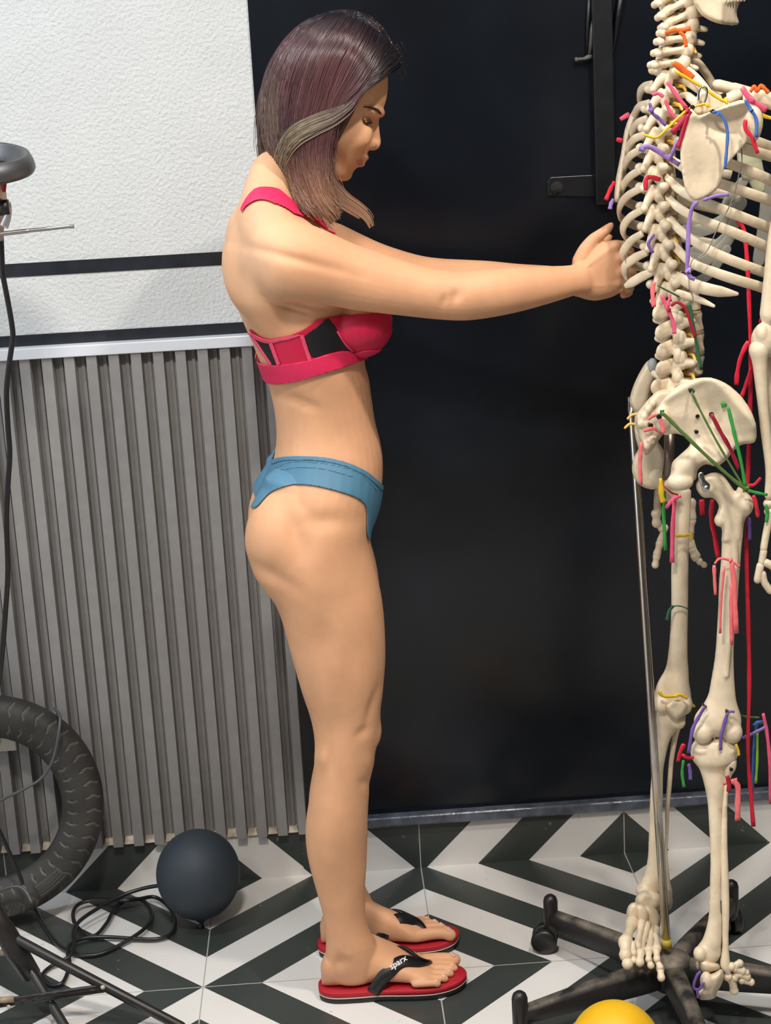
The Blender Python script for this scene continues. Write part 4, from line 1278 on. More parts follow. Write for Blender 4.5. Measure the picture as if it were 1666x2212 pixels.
# ---- pelvis
HIP = [(1423,876),(1439,855),(1463,834),(1492,820),(1518,815),(1541,816),(1570,828),(1599,852),(1620,881),(1633,912),(1636,938),(1631,956),(1615,959),(1599,963),(1584,976),(1570,993),(1549,1008),(1526,1003),(1508,1015),(1505,1033),(1492,1044),(1471,1056),(1450,1060),(1434,1047),(1448,1026),(1452,1000),(1468,983),(1491,960),(1481,945),(1457,937),(1439,942),(1428,931),(1420,906)]
def hip_depth(u, v):
    y = .012*math.exp(-(((u-1545)/45)**2+((v-890)/42)**2))            # iliac hollow
    d, t = segd(u, v, (1440, 860), (1520, 818)); y -= .004*math.exp(-(d/10)**2)
    d, t = segd(u, v, (1540, 818), (1632, 920)); y -= .006*math.exp(-(d/12)**2)
    d, t = segd(u, v, (1500, 985), (1455, 1045)); y -= .010*math.exp(-(d/22)**2)
    return y+(u-1530)*-.00018+(.010 if v > 960 else .010*max(0, (v-900)/60))
mb = MB(); pillow(mb, HIP, -.590, .016, edge=10, step=5, depth=hip_depth, thickf=lambda u, v: .8+1.2*min(1, max(0, (v-940)/60)))
mb.ball(at(1470, 1040, -.585), .020, .016, .014); mb.ball(at(1430, 905, -.578), .012, .014, .020)
bone('hip_bone', mb, .0021, smooth=3)
mb = MB()
pillow(mb, [(1397,781),(1412,777),(1421,788),(1419,812),(1409,842),(1402,872),(1390,892),(1370,890),(1360,868),(1366,840),(1379,810)], -.44, .035, edge=12, step=5)
pillow(mb, [(1378,972),(1366,1000),(1368,1030),(1385,1050),(1413,1058),(1430,1044),(1440,1010),(1436,975),(1412,950)], -.447, .020, edge=10, step=5)
pillow(mb, [(1375,880),(1395,885),(1420,950),(1436,985),(1412,985),(1385,980),(1370,930)], -.445, .02, edge=10, step=6)
bone('hip_bone', mb, .0022)
bone('crest_tip', MB().ball(at(1410, 790, -.455), .008, .008, .012), mat=material('blue_grey_stain', (.32, .35, .34), .6), label='blue-grey stained crest tip')
mb = MB()
pillow(mb, [(1405,858),(1425,842),(1462,846),(1450,870),(1430,895),(1442,925),(1428,945),(1412,968),(1397,985),(1388,972),(1376,930),(1372,903),(1386,880)], -.525, .03, edge=12, step=5)
for u, v in ((1392,900),(1400,885),(1410,872),(1395,915),(1402,932),(1410,950),(1385,915),(1418,905),(1424,925),(1398,962)): mb.ball(at(u, v, -.541), .006, .005, .007)
bone('sacrum', mb, .0019)
# ---- long bones: traced edges
def lbone(name, rows, y, extra=(), voxel=.0022, k=3, label=None, dk=.42, lean=0.0):
    """lean: how far the lower end swings towards the room"""
    y00 = y; vA, vB = rows[0][0], rows[-1][0]
    mb = MB()
    R = []
    for v, a, b in rows:
        y = y00+lean*(v-vA)/(vB-vA)
        p = at((a+b)/2, v, y); w = (b-a)/2/pxm(p)
        R.append((a, v+ (b-a)*.03, b, v-(b-a)*.03, y, w*(dk*2 if w < .016 else dk*1.6)))
    outline_loft(mb, R, n=20, k=k)
    for e in extra:
        if e[0] == 'b': mb.ball(at(e[1], e[2], e[3]), *e[4:])
        elif e[0] == 'p': pillow(mb, e[1], e[2], e[3], edge=e[4], step=5)
        elif e[0] == 't': mb.tube(px_path(e[1], e[2]), e[3], 12, round_ends=True)
    return bone(name, mb, voxel, label)
YLF, YRF = -.455, -.575
lbone('femur', [(1062,1456,1494),(1105,1458,1492),(1157,1456,1490),(1223,1450.5,1488),(1309,1450.5,1487),(1367,1448,1486),(1419,1443,1486),(1446,1437,1488),(1472,1422,1489),(1498,1414,1493),(1519,1415,1494),(1538,1422,1486)], YLF,
      [('b',1432,1520,YLF-.006,.017,.018,.016),('b',1478,1520,YLF-.004,.014,.018,.018),('t',[(1462,1075),(1440,1050),(1420,1030)],YLF,.014)])
mb = MB(); pillow(mb, [(1437,1527),(1446,1516),(1462,1509),(1478,1514),(1486,1524),(1481,1540),(1471,1550),(1460,1555),(1449,1545)], YLF-.026, .016, edge=11, step=3.5)
bone('patella', mb)
lbone('tibia', [(1536,1418,1481),(1555,1418,1481),(1570,1419,1470),(1593,1419,1450),(1632,1416,1439),(1670,1408,1433),(1734,1404,1432),(1798,1402,1429),(1849,1400,1430),(1887,1393,1434),(1910,1381,1430),(1926,1379,1425)], YLF,
      [('b',1467,1560,YLF-.012,.011,.010,.012),('b',1388,1922,YLF-.004,.012,.014,.010)])
lbone('fibula', [(1555,1461,1474),(1573,1460,1471),(1593,1452,1465),(1645,1445,1456),(1696,1441,1452),(1747,1437,1447),(1798,1437,1445),(1849,1434,1443),(1900,1437,1448),(1926,1439,1453),(1946,1442,1452),(1960,1444,1451)], YLF+.012, voxel=.0016, dk=.5)
FEMH = [(1525,1026),(1540,1020),(1553,1021),(1566,1030),(1580,1050),(1590,1063),(1594,1050),(1607,1058),(1620,1071),(1626,1087),(1623,1105),(1610,1123),(1606,1147),(1600,1175),(1561,1175),(1560,1148),(1554,1131),(1546,1121),(1550,1105),(1553,1092),(1541,1076),(1523,1076),(1510,1066),(1506,1047),(1513,1034)]
lbone('femur', [(1140,1561,1606),(1210,1558,1600),(1262,1553.5,1596),(1314,1552,1592.5),(1367,1549,1587),(1419,1545,1585),(1472,1536,1587),(1498,1531,1589),(1519,1521,1592),(1545,1502,1600),(1562,1500,1602),(1572,1506,1598)], YRF,
      [('p',FEMH,YRF,.030,14),('b',1528,1050,YRF,.0165,.018,.0165),('b',1608,1090,YRF-.004,.014,.016,.018),('b',1556,1124,YRF-.006,.009,.010,.010),
       ('b',1518,1580,YRF-.006,.0165,.022,.0185),('b',1581,1580,YRF-.006,.0165,.022,.0185),('t',[(1586,1150),(1590,1210),(1582,1320),(1570,1460)],YRF-.0125,.0035)])
lbone('tibia', [(1604,1498,1593),(1624,1492,1595),(1642,1498,1590),(1660,1511,1570),(1696,1522,1566),(1734,1529,1562),(1785,1532,1560),(1849,1535,1560),(1900,1534,1558),(1960,1532,1557),(1980,1531,1560),(2006,1526,1560),(2032,1517,1559),(2047,1505,1558),(2060,1502,1558),(2071,1508,1553)], YRF,
      [('b',1516,1616,YRF-.004,.016,.020,.010),('b',1572,1616,YRF-.004,.016,.020,.010),('b',1512,2060,YRF-.084,.010,.012,.012),('b',1546,1612,YRF,.010,.014,.012)], lean=-.08)
lbone('fibula', [(1644,1558,1592),(1660,1562,1590),(1678,1565,1580),(1708,1563,1574),(1747,1560,1572),(1823,1557,1572),(1900,1558,1575),(1946,1559,1576),(1980,1560,1576),(2019,1560,1574.5),(2051,1560,1575),(2084,1556,1578),(2100,1565,1580),(2114,1571,1578)], YRF-.012, voxel=.0017, dk=.5, lean=-.08)
# ---- feet
def blob(name, poly, y, th, edge, **kw):
    mb = MB(); pillow(mb, poly, y, th, edge=edge, step=4, **kw); return bone(name, mb)
zf = lambda X, Y: (1450+X/7.713, 1980+Y/7.713)
blob('talus', [zf(*p) for p in [(480,770),(560,715),(680,745),(770,770),(835,850),(790,910),(720,925),(620,955),(520,925)]], -.655, .040, 14)
mb = MB(); pillow(mb, [zf(*p) for p in [(530,955),(620,960),(720,930),(840,870),(885,960),(870,1060),(830,1160),(770,1260),(745,1345),(650,1385),(545,1392),(460,1370),(425,1270),(450,1200),(540,1100)]], -.666, .046, edge=16, step=4)
mb.ball(at(*zf(590, 1080), -.680), .010, .012, .016)
bone('heel_bone', mb, .002)
blob('ankle_bone', [zf(*p) for p in [(415,760),(480,720),(510,800),(480,880),(430,870)]], -.645, .03, 10)
for pth, r in (([(960,1010),(1020,1090),(1050,1230)], .0062), ([(1060,1010),(1130,960),(1260,1000)], .0058), ([(1020,840),(1090,880),(1180,900)], .0060), ([(1180,890),(1250,930)], .0048), ([(1190,1060),(1280,1080),(1330,1090)], .0052), ([(1060,850),(1100,800),(1140,780)], .0055)):
    bone('toe_bone', MB().tube(px_path([zf(*p) for p in pth], -.665), [r*1.3]+[r]*(len(pth)*6-8)+[r*1.2], 12, round_ends=True))
def zg(X, Y): return (1080+X/2.843, 1820+Y/2.843)
YF1 = -.478
blob('talus', [zg(*p) for p in [(866,300),(905,292),(990,325),(995,400),(940,440),(885,425),(840,395),(832,345)]], YF1, .05, 16)
blob('tarsal_bone', [zg(*p) for p in [(797,380),(835,368),(866,405),(866,470),(825,505),(782,480),(778,425)]], YF1-.026, .034, 12)
blob('tarsal_bone', [zg(*p) for p in [(838,385),(890,390),(925,440),(905,510),(860,515),(838,470)]], YF1-.030, .034, 12)
blob('tarsal_bone', [zg(*p) for p in [(890,390),(960,410),(988,480),(970,550),(925,550),(898,480)]], YF1-.024, .034, 12)
blob('heel_bone', [zg(*p) for p in [(985,300),(1040,290),(1060,340),(1058,395),(1040,415),(990,410)]], YF1+.03, .05, 14)
for i, (a, b, r) in enumerate([((812,490),(772,610),.0085), ((872,490),(840,640),.0058), ((905,505),(862,665),.0056), ((932,530),(914,665),.0054), ((958,535),(964,655),.0054)]):
    P = px_path([(*zg(*a), YF1-.042), (*zg((a[0]+b[0])/2+2, (a[1]+b[1])/2), YF1-.090), (*zg(*b), YF1-.132)], k=5)
    bone('metatarsal', MB().tube(P, np.interp(np.linspace(0, 1, len(P)), [0, .2, .5, .85, 1], [r*1.35, r*1.1, r*.8, r*1.1, r*1.4]), 12, round_ends=True))
for a, b, r in [((770,625),(772,690),.0095), ((775,700),(785,745),.0085), ((815,625),(822,680),.0052), ((820,690),(822,725),.0048), ((862,680),(860,735),.0068), ((914,680),(914,718),.0052), ((915,722),(928,755),.0052), ((962,668),(965,715),.0055), ((965,722),(985,765),.0052), ((985,772),(992,830),.0058)]:
    P = px_path([(*zg(*a), YF1-.136-.0002*(a[1]-620)), (*zg(*b), YF1-.140-.0002*(b[1]-620))], k=4)
    m = len(P); bone('toe_bone', MB().tube(P, np.interp(np.linspace(0, 1, m), [0, .5, 1], [r*1.15, r*.85, r*1.1]), 12, round_ends=True))
# ---- arms and hands hanging at the sides
mb = MB(); mb.tube(px_path([(1700,300),(1694,420),(1676,520),(1668,600),(1662,680)], -.585), [.014,.013,.012,.012,.014], 14, round_ends=True); mb.ball(at(1652, 735, -.585), .020, .018, .026); mb.ball(at(1668, 740, -.58), .020, .02, .022)
mb.ball(at(1645, 722, -.59), .010, .014, .016)
bone('humerus', mb, .0022)
bone('ulna', MB().tube(px_path([(1640,755),(1645,830),(1653,920),(1664,1010),(1662,1070)], -.590), np.interp(np.linspace(0, 1, 25), [0, .1, .4, 1], [.015, .0105, .0075, .007]), 14, round_ends=True))
bone('radius', MB().tube(px_path([(1668,768),(1668,850),(1674,950),(1676,1060)], -.570), .007, 12, round_ends=True))
for u, v in ((1662,1088),(1672,1095),(1664,1105)): bone('wrist_bone', MB().ball(at(u, v, -.588), .009, .009, .008))
for pth, r in (([(1664,1112),(1656,1150),(1650,1185)], .0055), ([(1650,1190),(1646,1215)], .0055), ([(1643,1222),(1637,1252)], .0060), ([(1672,1115),(1676,1170)], .0055), ([(1648,1240),(1652,1258),(1664,1276)], .0055), ([(1676,1180),(1672,1230)], .005), ([(1654,1215),(1668,1222),(1680,1230)], .0062)):
    bone('finger_bone', MB().tube(px_path(pth, -.592), r, 12, round_ends=True))
YLH = -.405
for pth, r in (([(1424,1062),(1420,1085),(1422,1104)], .0065), ([(1434,1040),(1440,1075)], .0065), ([(1418,1110),(1419,1130)], .0075), ([(1421,1132),(1430,1142)], .006), ([(1436,1140),(1427,1168)], .0055), ([(1426,1174),(1420,1196)], .0062), ([(1419,1202),(1416,1220)], .0058), ([(1495,1085),(1496,1118)], .0062), ([(1496,1124),(1492,1150)], .0055), ([(1490,1158),(1493,1180)], .0062), ([(1495,1186),(1500,1202)], .0058), ([(1503,1206),(1511,1212)], .0055), ([(1512,1214),(1521,1220)], .0050), ([(1493,1168),(1500,1186),(1507,1200)], .0048), ([(1434,1005),(1440,1040)], .008)):
    P = px_path(pth, YLH, k=4); n = len(P)
    bone('finger_bone', MB().tube(P, np.interp(np.linspace(0, 1, n), [0, .5, 1], [r*1.15, r*.85, r*1.1]), 10, round_ends=True))
# hip fitting and screws
mb = MB(); pillow(mb, [(1508,1026),(1518,1020),(1524,1036),(1534,1046),(1533,1058),(1524,1063),(1516,1056)], -.606, .0025, edge=2, step=4)
hp = bone('hip_hinge', mb, mat=m_steel, label='steel hinge strap'); bone('screw', MB().ball(at(1527, 1055, -.6085), .0042, .0025, .0042), mat=m_steel, parent=hp)
for u, v, y, s_ in ((1496,232,-.606,1), (1486,285,-.607,1), (1479,312,-.606,.6), (1478,356,-.604,.6), (1502,426,-.604,.8), (1494,844,-.602,1.1), (1537,895,-.590,1.1), (1570,874,-.594,1.1), (1424,900,-.597,1.2), (1507,899,-.588,.9), (1505,933,-.592,.9), (1406,919,-.556,1.1), (1564,206,-.56,1.1), (1540,240,-.618,.8), (1580,1662,-.604,.9), (1572,1538,-.60,1), (1523,1527,-.59,.9)):
    p = at(u, v, y)
    sc_ = MB(); n = 14
    sc_.rings([[p+Vector((r*cos(2*pi*j/n), yy, r*sin(2*pi*j/n))) for j in range(n)] for r, yy in ((.0022*s_, .012), (.0022*s_, .001), (.0034*s_, 0), (.0034*s_, -.0010), (.0026*s_, -.0016), (.0012*s_, -.0008))])
    bone('screw', sc_, mat=m_screw)
bone('hook', MB().tube(px_path([(1509,215),(1510,196),(1517,188),(1526,191),(1527,205),(1522,222)], -.603), .0018, 8, round_ends=True), mat=m_steel)
link('knee_wire', MB().tube(px_path([(1545,1600),(1543,1585),(1556,1586)], -.585), .002, 8).mesh(), m_steel, skel)
m_wire = material('twisted_wire', (.30, .27, .22), .45, .7)
bone('wire', MB().tube(px_path([(1602,318),(1603,350),(1597,375),(1588,415),(1573,452),(1556,480),(1545,505),(1534,530),(1524,545),(1506,558)], -.585), .0009, 6), mat=m_wire, label='thin wire strung over the ribs')
for pth in ([(1500,555),(1493,570),(1489,600),(1490,625),(1497,640),(1497,655)], [(1348,519),(1351,560),(1357,585),(1362,612)]):
    bone('wire', MB().tube(px_path(pth, -.56 if pth[0][0] > 1400 else -.47), .0007, 6), mat=m_wire)
# ---- ribbons tied to the bones (rubber strips)
RC = {'red': (.62,.010,.035), 'crimson': (.34,.006,.030), 'pink': (.80,.10,.20), 'salmon': (.82,.16,.17), 'orange': (.82,.13,.012), 'yellow': (.75,.46,.015),
      'purple': (.16,.090,.36), 'blue': (.045,.13,.40), 'green': (.030,.30,.050), 'olive': (.085,.16,.035), 'dark_green': (.02,.11,.05), 'lilac': (.28,.17,.48), 'lime': (.20,.45,.03)}
RM = {k: material('ribbon_'+k, c, .5, noise_amt=.12, noise_scale=90) for k, c in RC.items()}
RIB = [
('orange',12,-.475,'hanging in front of the neck',[(1479,-8),(1491,5),(1501,26),(1506,46),(1503,61)]),
('orange',10,-.545,'wound round the neck bones',[(1437,72),(1457,65),(1470,66),(1492,61)]),
('orange',8,-.550,'trailing down the neck bones',[(1468,69),(1478,79),(1483,102)]),
('orange',14,-.572,'stub above the collar bone',[(1455,135),(1476,151),(1498,169)]),
('orange',9,-.590,'bow at the shoulder tip',[(1621,199),(1630,187),(1636,197),(1644,185),(1651,190),(1661,201)]),
('yellow',7,-.585,'running from neck to shoulder blade',[(1457,153),(1485,169),(1519,189),(1552,212),(1572,221)]),
('yellow',6,-.604,'tied from a rib to the shoulder-blade screw',[(1391,291),(1419,297),(1445,274),(1485,238),(1521,225),(1531,230)]),
('yellow',8,-.590,'behind the shoulder joint',[(1636,234),(1650,250),(1675,257)]),
('pink',9,-.590,'from the upper spine to the shoulder blade',[(1442,176),(1457,199),(1483,233)]),
('pink',8,-.565,'knotted on an upper vertebra',[(1409,205),(1422,202),(1434,209)]),
('pink',8,-.560,'falling from an upper vertebra',[(1437,217),(1452,248),(1470,263)]),
('pink',13,-.600,'draped over the shoulder tip',[(1603,189),(1624,217),(1657,238)]),
('pink',10,-.425,'sticking out of the far shoulder blade',[(1340,258),(1360,246)]),
('crimson',13,-.612,'broad end at the shoulder-blade corner',[(1493,240),(1475,261),(1452,288)]),
('crimson',10,-.613,'narrow end at the shoulder-blade corner',[(1488,246),(1475,286),(1465,320)]),
('red',9,-.612,'knot hanging off the shoulder joint',[(1611,258),(1611,279),(1624,296),(1637,331)]),
('red',10,-.560,'knotted on a mid-back vertebra',[(1395,411),(1396,388),(1406,383),(1427,388)]),
('red',9,-.430,'hanging from the far shoulder-blade tip',[(1328,392),(1319,408),(1309,432)]),
('red',10,-.430,'stub on the far shoulder blade',[(1332,301),(1344,304)]),
('purple',8,-.560,'knotted on an upper rib',[(1404,222),(1409,243),(1424,256),(1439,271)]),
('lilac',11,-.580,'from a rib to the shoulder blade',[(1383,322),(1404,317),(1434,335),(1468,356)]),
('lilac',9,-.585,'short end beside the shoulder blade',[(1465,302),(1457,320),(1449,342)]),
('purple',7,-.565,'knotted low on the spine',[(1414,506),(1401,527),(1411,546)]),
('lilac',10,-.615,'long, hanging from the shoulder-blade tip',[(1508,435),(1495.5,450),(1489,482),(1487,520),(1486,555),(1485,582),(1491,598),(1501,603)]),
('lilac',8,-.610,'short, poking from under the shoulder-blade tip',[(1519,433),(1544,424),(1575,420)]),
('lilac',9,-.432,'frayed, below the far shoulder blade',[(1326,430),(1320,441),(1318,452)]),
('blue',7,-.622,'hanging down the shoulder blade',[(1539,243),(1551,243),(1565,258),(1572,286),(1570,327),(1566,366)]),
('blue',8,-.616,'hanging at the shoulder joint',[(1611,215),(1621,235),(1634,258),(1634,297)]),
('salmon',10,-.560,'frayed, on the first waist vertebra',[(1413,609),(1410,634),(1413,663)]),
('pink',9,-.568,'pointed, on the waist vertebrae',[(1429,637),(1442,666),(1455,697),(1457,721)]),
('pink',6,-.568,'second end on the waist vertebrae',[(1448,635),(1444,663)]),
('crimson',7,-.560,'arching over the waist vertebrae',[(1450,661),(1463,653),(1481,666),(1492,697),(1502,729)]),
('dark_green',4,-.560,'thin, crossing the lowest ribs',[(1421,617),(1444,629),(1468,641)]),
('dark_green',8,-.548,'long, along the waist vertebrae',[(1489,653),(1497,697),(1505,744),(1515,799)]),
('salmon',8,-.596,'upper stub on the sacrum',[(1401,906),(1412,898),(1423,896)]),
('salmon',9,-.562,'lower knot on the sacrum',[(1391,931),(1410,926),(1429,931)]),
('salmon',9,-.602,'hanging below the sacrum screw',[(1427,905),(1431,918),(1434,935)]),
('salmon',8,-.540,'frayed, hanging past the tail bone',[(1386,955),(1383,999),(1385,1048)]),
('yellow',12,-.500,'behind the seat bone',[(1429,1033),(1429,1067),(1434,1085)]),
('olive',8,-.640,'widest of the hip fan, from the rear screw',[(1429,892),(1442,902),(1476,936),(1528,986),(1581,1033),(1615,1060)]),
('olive',5,-.625,'thin one of the hip fan, from the top screw',[(1494,847),(1518,896),(1549,954),(1581,1009),(1606,1050)]),
('green',8,-.625,'bright one of the hip fan',[(1573,878),(1581,912),(1589,946),(1602,1001),(1611,1052)]),
('crimson',9,-.612,'red one of the hip fan',[(1537,894),(1557,933),(1578,970),(1597,1014)]),
('green',7,-.630,'stub tied at the hip knob',[(1612,1058),(1633,1064),(1658,1069)]),
('red',8,-.600,'upper tail at the hip knob',[(1615,1049),(1630,1047),(1644,1032)]),
('red',9,-.600,'lower tail at the hip knob',[(1628,1070),(1634,1092),(1638,1117)]),
('red',10,-.555,'very long, down the right edge',[(1584,462),(1598,482),(1608,500),(1614,560),(1618,640),(1622,760),(1621,870),(1617,1000),(1614,1100),(1613,1200),(1617,1350),(1619,1480),(1616,1620),(1622,1710),(1628,1785)]),
('red',11,-.575,'hanging left of the elbow',[(1617,737),(1602,768),(1594,800),(1591,832)]),
('red',9,-.570,'below the elbow, behind the forearm',[(1623,794),(1614,825),(1602,858)]),
('red',6,-.560,'thin, above the elbow',[(1659,637),(1652,660),(1642,698)]),
('red',11,-.520,'broad, behind the near thigh bone',[(1539,1079),(1537,1118),(1544,1157),(1552,1204)]),
('red',13,-.500,'short, between the thigh bones',[(1516,1079),(1518,1112)]),
('pink',8,-.480,'bow on the far thigh bone',[(1472,1072),(1455,1077),(1439,1098)]),
('pink',10,-.482,'long, down the far thigh bone',[(1458,1076),(1454,1131),(1452,1215)]),
('red',4,-.570,'loop round the seat bone',[(1435,1050),(1450,1064),(1465,1069)]),
('green',8,-.470,'beside the far thigh bone',[(1435,1060),(1436,1085),(1434,1105),(1438,1189)]),
('yellow',7,-.477,'band round the far thigh bone',[(1459,1157),(1475,1158),(1492,1155),(1497,1166)]),
('dark_green',3,-.476,'string round the far thigh bone',[(1451,1310),(1468,1309),(1487,1315)]),
('dark_green',8,-.476,'string end beside the far thigh bone',[(1455,1309),(1446,1320),(1441,1340)]),
('salmon',6,-.602,'bow on the near thigh bone',[(1544,1218),(1555,1207),(1576,1210),(1599,1224)]),
('salmon',8,-.602,'frayed, left of the near thigh bone',[(1543,1221),(1544,1250),(1546,1285)]),
('salmon',6,-.602,'thin, down the near thigh bone',[(1565,1223),(1558,1301),(1556,1368)]),
('salmon',11,-.606,'broad, down the near thigh bone',[(1581,1213),(1586,1262),(1591,1368)]),
('salmon',8,-.604,'longest, down the near thigh bone',[(1581,1258),(1580,1320),(1581,1393)]),
('purple',10,-.560,'short, beside the long red strip',[(1617,1118),(1619,1140),(1620,1166)]),
('yellow',8,-.490,'tied over the far knee cap',[(1424,1492),(1432,1503),(1457,1504),(1470,1501),(1485,1509)]),
('yellow',6,-.455,'end beside the far knee',[(1493,1519),(1501,1527)]),
('purple',8,-.604,'on the inner side of the near knee',[(1523,1526),(1508,1552),(1496,1578),(1488,1626)]),
('purple',8,-.604,'across the back of the near knee',[(1572,1540),(1565,1563),(1558,1593),(1557,1620)]),
('purple',6,-.604,'stub at the near knee screw',[(1572,1540),(1580,1537),(1587,1538)]),
('red',10,-.596,'knot left of the near knee',[(1478,1607),(1470,1624),(1465,1645)]),
('red',8,-.598,'second end left of the near knee',[(1474,1630),(1486,1637),(1499,1636)]),
('green',7,-.596,'hanging left of the near shin',[(1477,1642),(1474,1670),(1478,1700)]),
('purple',8,-.596,'hanging beside the green end',[(1488,1650),(1491,1665),(1492,1684)]),
('salmon',9,-.622,'bow on the near calf bone',[(1562,1694),(1578,1688),(1593,1684)]),
('salmon',12,-.624,'broad end hanging from the calf bone',[(1580,1686),(1594,1698),(1594,1735),(1594,1772)]),
('crimson',10,-.624,'knot on the near calf bone',[(1571,1676),(1575,1692),(1575,1710)]),
('blue',7,-.520,'hanging at the right edge',[(1636,1560),(1629,1619),(1626,1713)]),
('lime',6,-.525,'beside the blue one at the right edge',[(1637,1575),(1636,1645),(1633,1692)]),
('lilac',8,-.535,'sloping at the right edge',[(1604,1594),(1628,1584),(1655,1570)]),
('pink',8,-.535,'knotted at the right edge',[(1649,1541),(1657,1583),(1663,1640),(1665,1736)]),
('blue',10,-.530,'bunch in the knot at the right edge',[(1628,1568),(1638,1561),(1650,1560)]),
('olive',5,-.530,'from the near knee to the right edge',[(1600,1545),(1618,1549),(1641,1550)]),
('yellow',6,-.600,'beside the near shin top',[(1590,1608),(1595,1620),(1597,1632)]),
('purple',7,-.694,'loop at the heel',[(1514,2098),(1505,2110),(1499,2133),(1511,2137),(1521,2122)]),
('purple',5,-.712,'thin, hanging from the heel',[(1506,2135),(1507,2146),(1508,2156)]),
('green',8,-.600,'hanging at the wrist',[(1655,1090),(1658,1108),(1656,1128)]),
]
for col, wpx, y, where, pts in RIB:
    P = px_path(pts, y, k=5); w_ = wpx/pxm(P[0])*.5
    n = len(P); mb = MB(); rr = []
    ph = random.random()*6
    for j, p in enumerate(P):
        T = (P[min(j+1, n-1)]-P[max(j-1, 0)]).normalized()
        a = .35*sin(ph+j*.35); N = Vector((sin(a), -cos(a), -.2)); N = (N-T*N.dot(T)).normalized(); B = T.cross(N)
        k = w_*(1+.10*sin(ph+j*1.3))*(.82 if j == 0 else 1); th = min(.0011, w_*.4)+.0004
        rr.append([p+B*(k*cx)+N*(th*cz) for cx, cz in ((-1, 0), (-.75, .8), (0, 1.0), (.75, .8), (1, 0), (.75, -.8), (0, -.6), (-.75, -.8))])
    mb.rings(rr)
    o = link('ribbon', mb.mesh(), RM[col], skel)
    o['label'] = (col.replace('_', ' ')+' strip '+where)
# knots
for u, v, y, col, r in ((1485,237,-.614,'red',.0052),(1551,246,-.622,'blue',.0042),(1622,237,-.617,'blue',.0045),(1387,323,-.580,'purple',.0062),(1487,583,-.617,'lilac',.0062),(1530,228,-.605,'yellow',.0050),(1570,219,-.588,'yellow',.0062),
        (1612,1056,-.628,'olive',.0075),(1461,1503,-.494,'yellow',.0055),(1430,891,-.606,'dark_green',.0058),(1497,846,-.608,'dark_green',.0045),(1563,875,-.598,'green',.0060),(1461,1076,-.486,'pink',.0055),(1579,1211,-.607,'salmon',.0050),(1627,216,-.602,'pink',.0060),(1408,236,-.563,'purple',.0060),(1446,668,-.570,'crimson',.0048)):
    mbk = MB(); c = at(u, v, y); r *= .72
    for q_ in range(4):
        R_ = Matrix.Rotation(random.uniform(0, 3.1), 3, 'Y') @ Matrix.Rotation(random.uniform(-.5, .5), 3, 'X')
        mbk.ball(c+Vector((random.uniform(-.4, .4)*r, -.1*r*q_, random.uniform(-.4, .4)*r)), r*.45, r*.5, r*1.15, 10, 8, R_)
    o = bone('knot', mbk, .0011, mat=RM[col], smooth=1)
    o['label'] = col.replace('_', ' ')+' knot'
# yellow nerve ends at the sacrum
for pth in ([(1379,895),(1366,896),(1357,904)], [(1376,917),(1361,916),(1351,924)]):
    bone('nerve', MB().tube(px_path(pth, -.50), .0022, 8, round_ends=True), mat=m_nerve)
# ================================================================= SKELETON STAND
m_chrome = material('stand_chrome', (.58, .55, .50), .2, 1.0, noise_amt=.12, noise_scale=30)
m_blackmetal = material('stand_black', (.014, .013, .013), .38, bump=.15, bump_scale=80)
m_dust = bpy.data.materials.new('dusty_black'); m_dust.use_nodes = True
_nt = m_dust.node_tree; _b = _nt.nodes['Principled BSDF']; _b.inputs['Roughness'].default_value = .55
_tc = _nt.nodes.new('ShaderNodeTexCoord'); _n = _nt.nodes.new('ShaderNodeTexNoise'); _n.inputs['Scale'].default_value = 28; _n.inputs['Detail'].default_value = 6
_g = _nt.nodes.new('ShaderNodeNewGeometry'); _sp = _nt.nodes.new('ShaderNodeSeparateXYZ')
_nt.links.new(_tc.outputs['Object'], _n.inputs['Vector']); _nt.links.new(_g.outputs['Normal'], _sp.inputs[0])
_m1 = _nt.nodes.new('ShaderNodeMath'); _m1.operation = 'MULTIPLY_ADD'; _nt.links.new(_n.outputs['Fac'], _m1.inputs[0]); _m1.inputs[1].default_value = 2.4; _m1.inputs[2].default_value = -.85
_m2 = _nt.nodes.new('ShaderNodeMath'); _m2.operation = 'MULTIPLY'; _m2.use_clamp = True; _nt.links.new(_m1.outputs[0], _m2.inputs[0])
_m3 = _nt.nodes.new('ShaderNodeMapRange'); _m3.inputs['From Min'].default_value = .35; _m3.inputs['From Max'].default_value = .8; _nt.links.new(_sp.outputs[2], _m3.inputs['Value']); _nt.links.new(_m3.outputs['Result'], _m2.inputs[1])
_mx = _nt.nodes.new('ShaderNodeMix'); _mx.data_type = 'RGBA'; _nt.links.new(_m2.outputs[0], _mx.inputs['Factor'])
_mx.inputs['A'].default_value = (.013, .012, .012, 1); _mx.inputs['B'].default_value = (.26, .22, .17, 1); _nt.links.new(_mx.outputs['Result'], _b.inputs['Base Color'])
HX, HY = .367, -.578
stand = thing('skeleton_stand', 'black five-legged castor stand with chrome pole, carrying the skeleton', 'stand', (HX, HY, 0))
foot_top = Vector((HX, HY, .085))
P0 = at(1440, 2036, HY); P1 = at(1366, 898, -.395)
link('pole', MB().tube([P0, P0.lerp(P1, .5), P1, P1+(P1-P0).normalized()*.03], .0068, 20).mesh(), m_chrome, stand)
bone('pelvis_rod', MB().tube([at(1447, 935, -.50), at(1447, 990, -.50), at(1440, 1036, -.50)], [.0085, .0085, .0075], 14), mat=material('dull_rod', (.20, .16, .13), .35, .9))
def hub_rings(r0, z):  return [Vector((HX+r0*cos(2*pi*j/28), HY+r0*sin(2*pi*j/28), z)) for j in range(28)]
link('hub', MB().rings([hub_rings(.030, .045), hub_rings(.034, .055), hub_rings(.034, .088), hub_rings(.028, .096), hub_rings(.014, .100)]).mesh(), m_dust, stand)
